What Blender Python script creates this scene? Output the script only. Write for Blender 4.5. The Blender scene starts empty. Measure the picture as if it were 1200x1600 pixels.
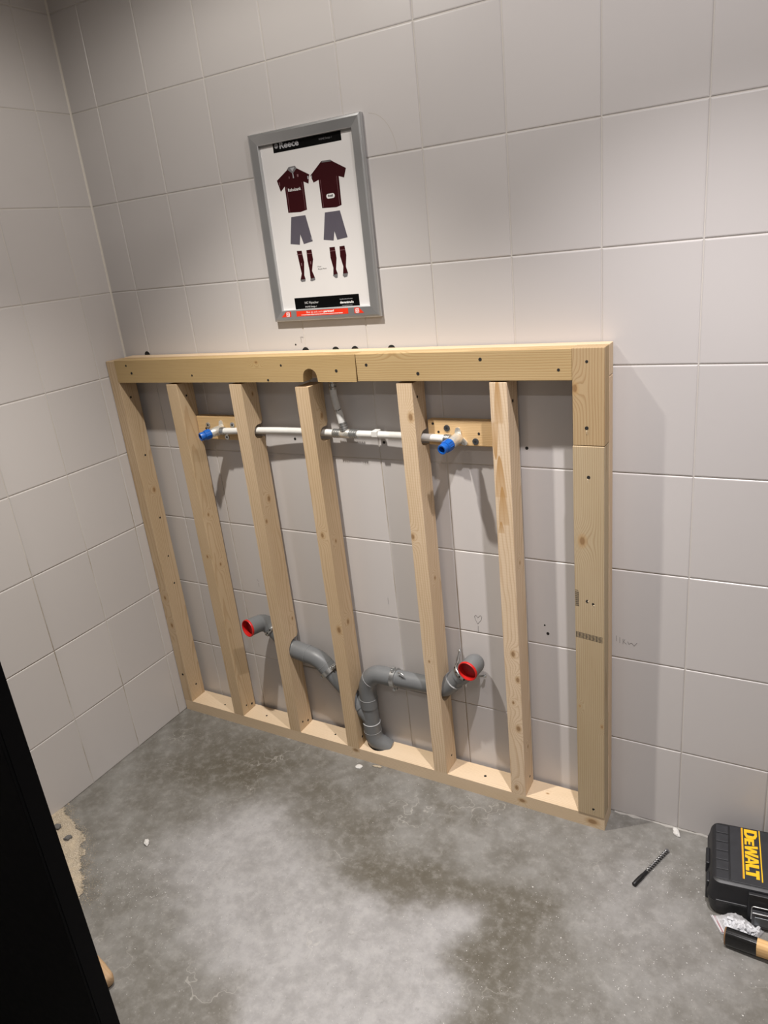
import bpy, bmesh, math, random
from mathutils import Vector, Matrix, Euler
random.seed(7)
S = bpy.context.scene
COL = S.collection
PI = math.pi

# ------------------------------------------------------------------ camera
cam_d = bpy.data.cameras.new('camera')
cam_d.sensor_fit = 'VERTICAL'; cam_d.sensor_height = 24.0
cam_d.lens = 1142.8 / 1600.0 * 24.0
cam_d.clip_start = 0.02
cam = bpy.data.objects.new('camera', cam_d); COL.objects.link(cam)
r_ = Vector((0.8681441, 0.4852308, -0.1042923))
d_ = Vector((0.0840143, -0.3507774, -0.9326826))
f_ = Vector((-0.4891497, 0.8009408, -0.3452917))
M3 = Matrix((r_, -d_, -f_)).transposed()
cam.matrix_world = Matrix.Translation((1.9287, -1.6679, 1.5618)) @ M3.to_4x4()
S.camera = cam

# ------------------------------------------------------------------ world, lights, exposure
w = bpy.data.worlds.new('world'); S.world = w; w.use_nodes = True
w.node_tree.nodes['Background'].inputs[0].default_value = (0.9, 0.92, 1.0, 1)
w.node_tree.nodes['Background'].inputs[1].default_value = 0.05
S.view_settings.view_transform = 'Standard'
S.view_settings.look = 'None'
S.view_settings.exposure = 0.0
S.view_settings.gamma = 1.0
S.view_settings.use_curve_mapping = False

CEIL = 2.46
WARM = (1.0, 0.945, 0.87)
SPOTS = [  # ceiling downlights: x, y, beam power, beam angle, spill power, colour
    (0.80, -0.64, 150.0, 92, 15.0, WARM),
    (1.78, -0.62, 142.0, 92, 14.0, (1.0, 0.955, 0.96)),
    (0.95, -1.95, 24.0, 100, 7.0, (1.0, 0.96, 0.93)),
    (2.05, -1.95, 38.0, 100, 14.0, (1.0, 0.97, 0.98)),
]
def add_spot(x, y, beam, angle, spill, colr):
    # one fitting = a narrow beam plus the weak wide spill of its reflector
    for power, size, blend in ((beam, angle, 1.0), (spill, 165, 0.4)):
        ld = bpy.data.lights.new('downlight_lamp', 'SPOT')
        ld.energy = power; ld.color = colr
        ld.spot_size = math.radians(size); ld.spot_blend = blend
        ld.shadow_soft_size = 0.022
        lo = bpy.data.objects.new('downlight_lamp', ld); COL.objects.link(lo)
        lo.location = (x, y, CEIL - 0.05)
for sp in SPOTS: add_spot(*sp)

# ------------------------------------------------------------------ material helpers
class NT:
    """tiny expression helper over a node tree"""
    def __init__(s, name):
        s.m = bpy.data.materials.new(name); s.m.use_nodes = True
        s.t = s.m.node_tree; s.n = s.t.nodes; s.l = s.t.links
        s.b = s.n['Principled BSDF']
    def put(s, sock, v):
        if hasattr(v, 'links'): s.l.new(v, sock)
        else:
            if isinstance(v, (tuple, list)) and len(v) == 3 and sock.type == 'RGBA': v = (*v, 1)
            sock.default_value = v
    def math(s, op, a, b=0.0, c=0.0, clamp=False):
        n = s.n.new('ShaderNodeMath'); n.operation = op; n.use_clamp = clamp
        s.put(n.inputs[0], a); s.put(n.inputs[1], b); s.put(n.inputs[2], c)
        return n.outputs[0]
    def vmath(s, op, a, b=(0, 0, 0)):
        n = s.n.new('ShaderNodeVectorMath'); n.operation = op
        s.put(n.inputs[0], a); s.put(n.inputs[1], b)
        return n.outputs['Value'] if op in ('LENGTH', 'DISTANCE', 'DOT_PRODUCT') else n.outputs[0]
    def mix(s, f, a, b, mode='MIX'):
        n = s.n.new('ShaderNodeMix'); n.data_type = 'RGBA'; n.blend_type = mode
        s.put(n.inputs[0], f); s.put(n.inputs[6], a); s.put(n.inputs[7], b)
        return n.outputs[2]
    def maprange(s, v, a, b, c=0.0, d=1.0, smooth=True):
        n = s.n.new('ShaderNodeMapRange'); n.interpolation_type = 'SMOOTHSTEP' if smooth else 'LINEAR'
        s.put(n.inputs[0], v); n.inputs[1].default_value = a; n.inputs[2].default_value = b
        n.inputs[3].default_value = c; n.inputs[4].default_value = d
        return n.outputs[0]
    def noise(s, vec, scale, detail=3, rough=0.5, out=0):
        n = s.n.new('ShaderNodeTexNoise'); s.put(n.inputs['Vector'], vec)
        n.inputs['Scale'].default_value = scale; n.inputs['Detail'].default_value = detail
        n.inputs['Roughness'].default_value = rough
        return n.outputs[out]
    def voro(s, vec, scale, out='Distance', feat='F1'):
        n = s.n.new('ShaderNodeTexVoronoi'); n.feature = feat; s.put(n.inputs['Vector'], vec)
        n.inputs['Scale'].default_value = scale
        return n.outputs[out]
    def obj(s): return s.n.new('ShaderNodeTexCoord').outputs['Object']
    def pos(s): return s.n.new('ShaderNodeNewGeometry').outputs['Position']
    def rnd(s): return s.n.new('ShaderNodeObjectInfo').outputs['Random']
    def sep(s, v):
        n = s.n.new('ShaderNodeSeparateXYZ'); s.put(n.inputs[0], v); return n.outputs
    def comb(s, x, y, z):
        n = s.n.new('ShaderNodeCombineXYZ')
        for i, v in enumerate((x, y, z)): s.put(n.inputs[i], v)
        return n.outputs[0]
    def bump(s, h, strength, dist=0.001):
        n = s.n.new('ShaderNodeBump'); n.inputs['Strength'].default_value = strength
        n.inputs['Distance'].default_value = dist; s.put(n.inputs['Height'], h)
        s.l.new(n.outputs[0], s.b.inputs['Normal'])
    def set(s, **k):
        for a, v in k.items(): s.put(s.b.inputs[a.replace('_', ' ')], v)
        return s.m

def plain(name, col, rough=0.5, metal=0.0, var=0.06, scale=60.0, bump=0.0, **k):
    """plain surface with slight procedural mottling"""
    t = NT(name); o = t.obj()
    n = t.noise(o, scale, 3)
    f = t.math('MULTIPLY_ADD', n, 2 * var, 1 - var)
    c = t.mix(1.0, (*col, 1), t.comb(f, f, f), 'MULTIPLY')
    t.set(Base_Color=c, Roughness=t.math('MULTIPLY_ADD', n, 0.12, rough - 0.06), Metallic=metal, **k)
    if bump: t.bump(n, bump)
    return t.m

def wood(name, axis, seed, tint=(0.62, 0.455, 0.262), knots=(), stains=(), pith=(0.05, -0.04), spacing=0.0045,
         line=0.38, saw=0.0, slope=0.0, wobble=0.02):
    """sawn pine; axis = long axis of the board; knots = (x,y,z,r), stains = (x,y,z,half_length,half_width), board-local"""
    t = NT(name); o = t.obj(); X = t.sep(o)
    al = X['XYZ'.index(axis)]
    ot = [X[i] for i in range(3) if i != 'XYZ'.index(axis)]
    sv = (seed * 3.71, seed * 1.93, seed * 5.17)
    base = t.vmath('ADD', t.comb(al, ot[0], ot[1]), sv)
    st = t.vmath('MULTIPLY', base, (1.0, 5.0, 5.0))
    wob = t.noise(st, 2.6, 3)
    wob2 = t.noise(st, 9.0, 2)
    u = t.math('ADD', ot[0], t.math('MULTIPLY_ADD', al, slope, pith[0]))
    v = t.math('ADD', ot[1], pith[1])
    r = t.math('SQRT', t.math('ADD', t.math('MULTIPLY', u, u), t.math('MULTIPLY', v, v)))
    r = t.math('ADD', r, t.math('MULTIPLY', wob, wobble))
    r = t.math('ADD', r, t.math('MULTIPLY', wob2, 0.0035))
    kd = None
    for (kx, ky, kz, kr) in knots:
        sc = [1.0, 1.0, 1.0]; sc['XYZ'.index(axis)] = 0.62
        dv = t.vmath('MULTIPLY', t.vmath('SUBTRACT', o, (kx, ky, kz)), tuple(sc))
        dist = t.vmath('LENGTH', dv)
        nd = t.math('DIVIDE', dist, kr)
        r = t.math('ADD', r, t.math('MULTIPLY', t.math('EXPONENT', t.math('MULTIPLY', t.math('MULTIPLY', nd, nd), -0.16)), 0.022))
        kd = nd if kd is None else t.math('MINIMUM', kd, nd)
    ph = t.math('FRACT', t.math('DIVIDE', r, spacing))
    late = t.math('MULTIPLY', t.maprange(ph, 0.45, 0.9), t.maprange(ph, 1.0, 0.93))
    fib = t.noise(t.vmath('MULTIPLY', base, (14.0, 420.0, 420.0)), 1.0, 3, 0.6)
    blot = t.noise(t.vmath('MULTIPLY', base, (2.2, 9.0, 9.0)), 1.0, 2)
    dark = tuple(c * k for c, k in zip(tint, (0.66, 0.52, 0.38)))
    lite = tuple(min(1, c * k) for c, k in zip(tint, (1.10, 1.12, 1.18)))
    c = t.mix(t.maprange(blot, 0.3, 0.7), (*tint, 1), (*lite, 1))
    c = t.mix(t.math('MULTIPLY', late, line), c, (*dark, 1))
    c = t.mix(t.math('MULTIPLY', t.maprange(fib, 0.52, 0.85), 0.30), c, (*dark, 1))
    if saw:
        sw = t.math('SINE', t.math('MULTIPLY', t.math('ADD', al, t.math('MULTIPLY', wob2, 0.006)), 2 * PI / 0.0075))
        c = t.mix(t.math('MULTIPLY', t.maprange(sw, 0.2, 1.0), saw), c, (*dark, 1))
    for (sx, sy, sz, hl, hw) in stains:
        sc = [1 / hw] * 3; sc['XYZ'.index(axis)] = 1 / hl
        dv = t.vmath('MULTIPLY', t.vmath('SUBTRACT', o, (sx, sy, sz)), tuple(sc))
        D = t.sep(dv); A = D['XYZ'.index(axis)]; B = D[0]
        # flame shape: narrow at one end
        half = t.math('SQRT', t.math('MAXIMUM', t.math('MULTIPLY_ADD', A, -0.5, 0.5), 0.0))
        e = t.math('SUBTRACT', half, t.math('ABSOLUTE', B))
        inb = t.math('MULTIPLY', t.maprange(e, 0.0, 0.12), t.maprange(A, -1.0, -0.9))
        c = t.mix(t.math('MULTIPLY', inb, t.math('MULTIPLY_ADD', A, 0.28, 0.66)), c, (0.43, 0.245, 0.09, 1))
    if kd is not None:
        c = t.mix(t.maprange(kd, 1.7, 0.8, 0, 0.5), c, (0.42, 0.25, 0.10, 1))
        c = t.mix(t.maprange(kd, 0.95, 0.5, 0, 0.65), c, (0.19, 0.095, 0.035, 1))
    t.set(Base_Color=c, Roughness=0.62, Specular_IOR_Level=0.3)
    t.bump(t.math('ADD', t.math('MULTIPLY', fib, 0.6), t.math('MULTIPLY', late, 0.4)), 0.25, 0.0006)
    return t.m

# ------------------------------------------------------------------ mesh helpers
def link(name, me, mat, parent=None, loc=None, **props):
    o = bpy.data.objects.new(name, me); COL.objects.link(o)
    if mat is not None and not me.materials: me.materials.append(mat)
    if parent: o.parent = parent
    if loc: o.location = loc
    for k, v in props.items(): o[k] = v
    return o
def mesh(name, vs, fs, smooth=False):
    me = bpy.data.meshes.new(name); me.from_pydata([tuple(v) for v in vs], [], fs); me.update()
    bm = bmesh.new(); bm.from_mesh(me); bmesh.ops.recalc_face_normals(bm, faces=bm.faces); bm.to_mesh(me); bm.free()
    if smooth:
        for p in me.polygons: p.use_smooth = True
    return me
def bm_mesh(name, bm, smooth=False):
    bmesh.ops.recalc_face_normals(bm, faces=bm.faces)
    me = bpy.data.meshes.new(name); bm.to_mesh(me); bm.free()
    if smooth:
        for p in me.polygons: p.use_smooth = True
    return me
def empty(name, loc, label=None, category=None, group=None, rot=(0, 0, 0), **k):
    o = bpy.data.objects.new(name, None); COL.objects.link(o); o.location = loc; o.rotation_euler = rot
    o.empty_display_size = 0.05
    if label: o['label'] = label
    if category: o['category'] = category
    if group: o['group'] = group
    for a, v in k.items(): o[a] = v
    return o
def box_me(name, x0, x1, y0, y1, z0, z1, bev=0.0, seg=2):
    bm = bmesh.new()
    v = [bm.verts.new((x, y, z)) for x in (x0, x1) for y in (y0, y1) for z in (z0, z1)]
    for q in ((0, 1, 3, 2), (4, 6, 7, 5), (0, 4, 5, 1), (2, 3, 7, 6), (0, 2, 6, 4), (1, 5, 7, 3)):
        bm.faces.new([v[i] for i in q])
    if bev: bmesh.ops.bevel(bm, geom=bm.edges[:], offset=bev, segments=seg, profile=0.5, affect='EDGES')
    return bm_mesh(name, bm)
def prism_me(name, poly, axis, a0, a1, bev=0.0, seg=2):
    """extrude 2-D polygon along axis; poly coords are the two remaining axes in xyz order"""
    bm = bmesh.new()
    def P(p, a):
        q = list(p); q.insert('XYZ'.index(axis), a); return q
    A = [bm.verts.new(P(p, a0)) for p in poly]; B = [bm.verts.new(P(p, a1)) for p in poly]
    bm.faces.new(A); bm.faces.new(B[::-1]); n = len(poly)
    for i in range(n): bm.faces.new((A[i], A[(i + 1) % n], B[(i + 1) % n], B[i]))
    if bev:
        es = [e for e in bm.edges if len(e.link_faces) == 2 and e.calc_face_angle(0) > 0.6]
        bmesh.ops.bevel(bm, geom=es, offset=bev, segments=seg, profile=0.5, affect='EDGES')
    return bm_mesh(name, bm)
def frames(path):
    P = [Vector(p) for p in path]; T = []
    for i in range(len(P)):
        a = P[max(i - 1, 0)]; b = P[min(i + 1, len(P) - 1)]
        T.append((b - a).normalized())
    up = Vector((0, 0, 1)) if abs(T[0].z) < 0.9 else Vector((0, 1, 0))
    N = (up - T[0] * up.dot(T[0])).normalized(); out = []
    for i, t in enumerate(T):
        N = (N - t * N.dot(t)).normalized(); out.append((P[i], N, t.cross(N)))
    return out
def tube_me(name, path, rad, seg=24, cap0=True, cap1=True, inner0=None, inner_depth=0.03):
    """round tube swept along path; rad number or list; inner0 = bore radius at the first end (left open)"""
    fr = frames(path); n = len(fr)
    R = rad if isinstance(rad, (list, tuple)) else [rad] * n
    bm = bmesh.new(); rings = []
    def ring(p, N, B, r): return [bm.verts.new(p + (N * math.cos(2 * PI * k / seg) + B * math.sin(2 * PI * k / seg)) * r) for k in range(seg)]
    def skin(a, b):
        for k in range(seg): bm.faces.new((a[k], a[(k + 1) % seg], b[(k + 1) % seg], b[k]))
    for (p, N, B), r in zip(fr, R): rings.append(ring(p, N, B, r))
    for a, b in zip(rings, rings[1:]): skin(a, b)
    if inner0:
        p, N, B = fr[0]; t = (fr[1][0] - fr[0][0]).normalized()
        i0 = ring(p, N, B, inner0); skin(rings[0], i0)
        i1 = ring(p + t * inner_depth, N, B, inner0); skin(i0, i1); bm.faces.new(i1)
    elif cap0: bm.faces.new(rings[0])
    if cap1: bm.faces.new(rings[-1][::-1])
    me = bm_mesh(name, bm)
    for f in me.polygons: f.use_smooth = len(f.vertices) == 4
    me.set_sharp_from_angle(angle=math.radians(40))
    return me
def fillet(pts, rads, n=7):
    """polyline with rounded corners"""
    P = [Vector(p) for p in pts]; out = [P[0]]
    for i in range(1, len(P) - 1):
        a = (P[i - 1] - P[i]).normalized(); b = (P[i + 1] - P[i]).normalized()
        r = rads[i - 1] if isinstance(rads, (list, tuple)) else rads
        s = P[i] + a * r; e = P[i] + b * r
        for k in range(n + 1):
            u = k / n; out.append((1 - u) ** 2 * s + 2 * u * (1 - u) * P[i] + u * u * e)
    out.append(P[-1]); return out
def disc_me(name, r, seg=14, axis='Y', h=0.001):
    """small disc of thickness h facing -axis at the origin (front at -h)"""
    vs = []; fs = []
    for a in (-h, 0.0):
        for k in range(seg):
            c, s_ = r * math.cos(2 * PI * k / seg), r * math.sin(2 * PI * k / seg)
            vs.append({'Y': (c, a, s_), 'X': (-a, c, s_), 'Z': (c, s_, -a)}[axis])
    fs.append(list(range(seg))); fs.append(list(range(2 * seg - 1, seg - 1, -1)))
    for k in range(seg): fs.append((k, (k + 1) % seg, seg + (k + 1) % seg, seg + k))
    return mesh(name, vs, fs)
def text_me(name, body, size, width=None, bold=0.0, align='LEFT', shear=0.0):
    cu = bpy.data.curves.new(name, 'FONT'); cu.body = body; cu.size = size; cu.offset = bold; cu.shear = shear
    cu.align_x = align; cu.resolution_u = 2; cu.fill_mode = 'FRONT'
    o = bpy.data.objects.new(name, cu); COL.objects.link(o)
    bpy.context.view_layer.update()
    me = bpy.data.meshes.new_from_object(o.evaluated_get(bpy.context.evaluated_depsgraph_get()))
    me.name = name
    bpy.data.objects.remove(o); bpy.data.curves.remove(cu)
    xs = [v.co.x for v in me.vertices]
    if width and xs:
        k = width / (max(xs) - min(xs)); x0 = min(xs)
        for v in me.vertices: v.co.x = (v.co.x - x0) * k
    return me

# ------------------------------------------------------------------ materials of the setting
def tile_mat():
    t = NT('glazed_white_tile'); p = t.pos(); rn = t.rnd()
    n = t.noise(p, 1.3, 3)
    f = t.math('MULTIPLY_ADD', rn, 0.05, 0.975)
    c = t.mix(n, (0.560, 0.533, 0.520, 1), (0.590, 0.563, 0.553, 1))
    sm = t.noise(p, 7.0, 4, 0.6)
    c = t.mix(t.maprange(sm, 0.62, 0.8, 0, 0.12), c, (0.45, 0.42, 0.40, 1))
    c = t.mix(1.0, c, t.comb(f, f, f), 'MULTIPLY')
    t.set(Base_Color=c, Roughness=t.math('MULTIPLY_ADD', sm, 0.12, 0.27), Specular_IOR_Level=0.42)
    t.bump(t.noise(p, 5.0, 2), 0.08, 0.004)
    return t.m
def grout_mat():
    t = NT('cement_grout'); p = t.pos(); z = t.sep(p)[2]
    n = t.noise(p, 3.0, 3)
    low = t.math('MULTIPLY', t.maprange(z, 1.3, 0.7), t.maprange(n, 0.44, 0.62))
    c = t.mix(low, (0.60, 0.565, 0.52, 1), (0.27, 0.21, 0.135, 1))
    t.set(Base_Color=c, Roughness=0.9)
    return t.m
def floor_mat():
    t = NT('stained_concrete'); p = t.pos(); X = t.sep(p)
    warp = t.noise(p, 3.2, 5, 0.62, out=1)
    q = t.vmath('ADD', p, t.vmath('MULTIPLY', t.vmath('SUBTRACT', warp, (0.5, 0.5, 0.5)), (0.30, 0.30, 0.0)))
    def blobs(L):
        tot = None
        for (x, y, r, a) in L:
            d = t.vmath('LENGTH', t.vmath('SUBTRACT', q, (x, y, 0.0)))
            g = t.math('MULTIPLY', t.math('EXPONENT', t.math('MULTIPLY', t.math('MULTIPLY', d, d), -1.0 / (r * r))), a)
            tot = g if tot is None else t.math('ADD', tot, g)
        return tot
    lightb = blobs([(0.62, -0.50, .16, .8), (0.75, -0.60, .20, 1.), (0.92, -0.66, .2, 1.), (1.08, -0.70, .16, .9), (1.12, -.82, .16, .8),
                    (1.17, -.56, .11, .9), (1.265, -.505, .07, .9), (1.31, -.465, .045, .7), (1.25, -.64, .11, .8), (1.28, -.76, .10, .7), (0.50, -0.60, .14, .5), (1.0, -0.86, .16, .7), (1.62, -.22, .22, .55), (1.75, -.42, .2, .45), (1.25, -.19, .1, .35)])
    darkb = blobs([(0.74, -0.29, .13, .65), (0.92, -0.34, .11, .6), (1.02, -0.41, .08, .7), (1.13, -0.45, .09, 1.), (1.235, -0.42, .08, .85),
                   (1.35, -0.40, .08, .75), (1.45, -0.47, .09, .8), (1.40, -0.58, .07, .75), (1.43, -0.69, .08, .7), (0.38, -0.22, .18, .6),
                   (0.22, -0.36, .18, .6), (0.50, -0.27, .14, .5), (1.09, -0.165, .035, .55), (1.135, -0.185, .03, .55), (1.21, -0.20, .035, .5),
                   (0.72, -0.98, .13, .55), (0.92, -0.93, .10, .7), (0.45, -0.82, .14, .35), (1.55, -.62, .15, .45), (.62, -.145, .06, .35), (.10, -.12, .12, .4)])
    m1 = t.noise(p, 9.0, 6, 0.65); m2 = t.noise(p, 34.0, 5, 0.7); m3 = t.noise(p, 2.1, 3)
    c = t.mix(t.maprange(m1, 0.3, 0.72), (0.130, 0.122, 0.106, 1), (0.210, 0.204, 0.191, 1))
    pale = t.mix(t.maprange(t.math('ADD', t.math('MULTIPLY', m2, 0.5), t.math('MULTIPLY', m1, 0.5)), 0.36, 0.64), (0.262, 0.255, 0.252, 1), (0.345, 0.338, 0.338, 1))
    c = t.mix(t.math('MULTIPLY', t.maprange(lightb, 0.10, 1.35), 0.90), c, pale)
    c = t.mix(t.math('MULTIPLY', t.maprange(darkb, 0.15, 1.05), 0.85), c, (0.085, 0.074, 0.054, 1))
    c = t.mix(t.math('MULTIPLY', t.maprange(m2, 0.42, 0.75), 0.32), c, (0.36, 0.35, 0.33, 1))
    c = t.mix(t.math('MULTIPLY', t.maprange(t.noise(p, 60.0, 4, 0.7), 0.58, 0.75), 0.35), c, (0.09, 0.085, 0.07, 1))
    # hairline pale cracks and scuffs
    cr = t.math('ABSOLUTE', t.math('SUBTRACT', t.noise(p, 4.5, 4, 0.6), 0.5))
    crm = t.math('MULTIPLY', t.maprange(cr, 0.006, 0.001), t.maprange(t.noise(p, 2.7, 2), 0.56, 0.70))
    c = t.mix(t.math('MULTIPLY', crm, 0.35), c, (0.48, 0.46, 0.42, 1))
    # plaster dust specks
    dens = t.maprange(t.noise(p, 3.0, 3), 0.40, 0.66)
    sp = t.voro(p, 95.0)
    spr = t.sep(t.voro(p, 95.0, 'Color'))[0]
    spm = t.math('MULTIPLY', t.maprange(sp, 0.19, 0.10), t.maprange(t.math('SUBTRACT', spr, t.math('MULTIPLY', dens, 0.25)), 0.42, 0.40))
    c = t.mix(t.math('MULTIPLY', spm, 0.14), c, (0.62, 0.60, 0.56, 1))
    t.set(Base_Color=c, Roughness=t.maprange(m1, 0.2, 0.8, 0.42, 0.62), Specular_IOR_Level=0.4)
    t.bump(t.math('ADD', m2, t.math('MULTIPLY', m1, 0.6)), 0.12, 0.002)
    return t.m
M_TILE, M_GROUT, M_FLOOR = tile_mat(), grout_mat(), floor_mat()
M_CEIL = plain('white_ceiling', (0.72, 0.71, 0.69), 0.9)
M_PAINT = plain('painted_wall', (0.62, 0.59, 0.55), 0.8)
M_BLACKDOOR = plain('black_lacquer', (0.0022, 0.0022, 0.0026), 0.6, var=0.2, Specular_IOR_Level=0.06)
M_CAULK = plain('silicone_caulk', (0.66, 0.62, 0.56), 0.5)
M_MORTAR = plain('mortar', (0.36, 0.345, 0.32), 0.9, var=0.2, bump=0.4)
M_HOLE = plain('hole_dark', (0.012, 0.011, 0.010), 0.9)
M_PENCIL = plain('pencil_grey', (0.16, 0.15, 0.15), 0.8)

# ------------------------------------------------------------------ structure
RX, FY = 2.95, -2.75
floor = link('floor', box_me('floor', -0.1, RX + .1, FY - .1, 0.1, -0.1, 0.0), M_FLOOR, kind='structure')
ceiling = link('ceiling', box_me('ceiling', -0.1, RX + .1, FY - .1, 0.1, CEIL, CEIL + .1), M_CEIL, kind='structure')
G = 0.0019
wall_back = link('wall_back', box_me('wall_back', -0.1, RX + .1, G, 0.1, 0, CEIL), M_GROUT, kind='structure')
wall_left = link('wall_left', box_me('wall_left', -0.1, -G, FY - .1, G, 0, CEIL), M_GROUT, kind='structure')
wall_right = link('wall_right', box_me('wall_right', RX, RX + .1, FY - .1, G, 0, CEIL), M_PAINT, kind='structure')
wall_front = link('wall_front', box_me('wall_front', -G, RX, FY - .1, FY, 0, CEIL), M_PAINT, kind='structure')

def tile_me(w_, h_):
    """one glazed tile: pillowed edge, face at y=0 towards -y, body reaching into the adhesive"""
    b, dp, j = 0.0030, 0.0017, 0.0010
    x0, x1, z0, z1 = j, w_ - j, j, h_ - j
    vs = [(x0, 0.0040, z0), (x1, 0.0040, z0), (x1, 0.0040, z1), (x0, 0.0040, z1),
          (x0, dp, z0), (x1, dp, z0), (x1, dp, z1), (x0, dp, z1),
          (x0 + b * .4, dp * .25, z0 + b * .4), (x1 - b * .4, dp * .25, z0 + b * .4), (x1 - b * .4, dp * .25, z1 - b * .4), (x0 + b * .4, dp * .25, z1 - b * .4),
          (x0 + b, 0, z0 + b), (x1 - b, 0, z0 + b), (x1 - b, 0, z1 - b), (x0 + b, 0, z1 - b)]
    fs = [(0, 3, 2, 1), (12, 13, 14, 15)]
    for a in (0, 4, 8):
        for k in range(4): fs.append((a + k, a + (k + 1) % 4, a + 4 + (k + 1) % 4, a + 4 + k))
    return mesh('tile', vs, fs)
cache = {}
def tile(w_, h_):
    k = (round(w_, 4), round(h_, 4))
    if k not in cache:
        cache[k] = tile_me(*k); cache[k].materials.append(M_TILE)
    return cache[k]
def lay(parent, edges, levels, place):
    for a, b in zip(edges, edges[1:]):
        for c, d in zip(levels, levels[1:]):
            o = bpy.data.objects.new('tile', tile(b - a, d - c)); COL.objects.link(o); o.parent = parent
            place(o, a, c)
            o.rotation_euler[0] += random.uniform(-1, 1) * 0.0012
            o.rotation_euler[2] += random.uniform(-1, 1) * 0.0012
LV = [i * 0.25 for i in range(10)] + [CEIL]
be = [0.0, 0.1131] + [0.3144 + 0.2013 * k for k in range(14)]
be = [e for e in be if e < RX - .02] + [RX]
def pb(o, a, c): o.location = (a, 0, c)
lay(wall_back, be, LV, pb)
le = [0.0, 0.1184] + [0.3179 + 0.1995 * k for k in range(14)]
le = [e for e in le if e < -FY - .02] + [-FY]
for a, b in zip(le, le[1:]):
    for c, d in zip(LV, LV[1:]):
        o = bpy.data.objects.new('tile', tile(b - a, d - c)); COL.objects.link(o); o.parent = wall_left
        o.location = (0, -b, c)
        o.rotation_euler = (random.uniform(-1, 1) * .0012, 0, PI / 2 + random.uniform(-1, 1) * .0012)
# silicone in the inner corner, mortar line along the floor
link('trim_1', prism_me('trim_1', [(0.0, 0.0), (0.0045, 0.0), (0.0018, -0.0018), (0.0, -0.0045)], 'Z', 0.0, CEIL), M_CAULK, kind='structure')
vs = []; fs = []
N_ = 60
for i in range(N_ + 1):
    x = 1.556 + (2.6 - 1.556) * i / N_; h = 0.0015 + 0.003 * random.random() ** 2; dd = 0.003 + 0.005 * random.random() ** 2
    vs += [(x, 0.0, h), (x, -dd * .6, h * .55), (x, -dd, 0.0)]
    if i: a = 3 * i; fs += [(a - 3, a, a + 1, a - 2), (a - 2, a + 1, a + 2, a - 1)]
link('trim_2', mesh('trim_2', vs, fs, True), M_MORTAR, kind='structure')

# drill holes and pencil marks on the tiles (parts of the back wall)
def holes(parent, L, r, mat=M_HOLE, name='drill_hole', off=0.0):
    me = disc_me(name, r, 14, 'Y', 0.0004); me.materials.append(mat)
    for x, z in L: link(name, me, None, parent, (x, off, z))
holes(wall_back, [(0.717, 1.301), (0.816, 1.300), (0.877, 1.300), (0.988, 1.300), (0.102, 1.304)], 0.0115)
holes(wall_back, [(0.634, 1.048), (0.935, 1.049), (1.340, 1.050), (1.379, 0.536)], 0.0042)
holes(wall_back, [(1.371, 0.560), (0.6855, 1.320)], 0.0024)
def strokes(L, wd=0.0011):
    vs = []; fs = []
    for a, b in L:
        a = Vector(a); b = Vector(b); n = Vector((-(b - a).y, (b - a).x)).normalized() * wd / 2
        k = len(vs); vs += [(p.x, -0.0003, p.y) for p in (a - n, b - n, b + n, a + n)]; fs.append((k, k + 1, k + 2, k + 3))
    return vs, fs
hv, hf = strokes([((1.1770, .5290), (1.1700, .5420)), ((1.1700, .5420), (1.1685, .5520)), ((1.1685, .5520), (1.1725, .5560)), ((1.1725, .5560), (1.1785, .5490)),
                  ((1.1785, .5490), (1.1860, .5570)), ((1.1860, .5570), (1.1905, .5530)), ((1.1905, .5530), (1.1880, .5430)), ((1.1880, .5430), (1.1770, .5290)),
                  ((1.1775, .5225), (1.1765, .5030))])
link('pencil_mark', mesh('pencil_mark', hv, hf), M_PENCIL, wall_back, label='small pencilled heart')
hv, hf = strokes([((1.5585, .5640), (1.5585, .5480)), ((1.5665, .5610), (1.5665, .5440)), ((1.5745, .5580), (1.5745, .5420)), ((1.5790, .5570), (1.5760, .5490)),
                  ((1.5760, .5490), (1.5830, .5440)), ((1.5860, .5520), (1.5890, .5450)), ((1.5890, .5450), (1.5960, .5490)), ((1.5960, .5490), (1.6020, .5420)), ((1.6020, .5420), (1.6090, .5520)),
                  ((.8900, .5660), (.8895, .5440)), ((.3920, .5420), (.3915, .5290)), ((.3890, .5560), (.3925, .5480)), ((.7060, 1.3400), (.7060, 1.3240)), ((.7060, 1.3400), (.7150, 1.3390))], 0.0009)
link('pencil_mark', mesh('pencil_mark', hv, hf), M_PENCIL, wall_back)
arc = [((0.985 + .070 * math.cos(a), 1.745 + .098 * math.sin(a)), (0.985 + .070 * math.cos(a + .105), 1.745 + .098 * math.sin(a + .105))) for a in [0.05 + .105 * k for k in range(14)]]
hv, hf = strokes(arc, 0.0014)
link('scuff_mark', mesh('scuff_mark', hv, hf), plain('faint_scuff', (0.52, 0.48, 0.44), 0.5), wall_back)

# black door leaf close to the camera
door = empty('door_1', (.9010, -1.1607, 0), kind='structure', rot=(0, 0, math.radians(183)))
link('door_leaf', box_me('door_leaf', 0.0, 0.86, -0.02, 0.02, 0.008, 2.1, 0.0015), M_BLACKDOOR, door)
link('door_edge_strip', box_me('door_edge_strip', -0.0012, 0.0, -0.014, 0.014, 0.02, 2.09), M_BLACKDOOR, door)

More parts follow.
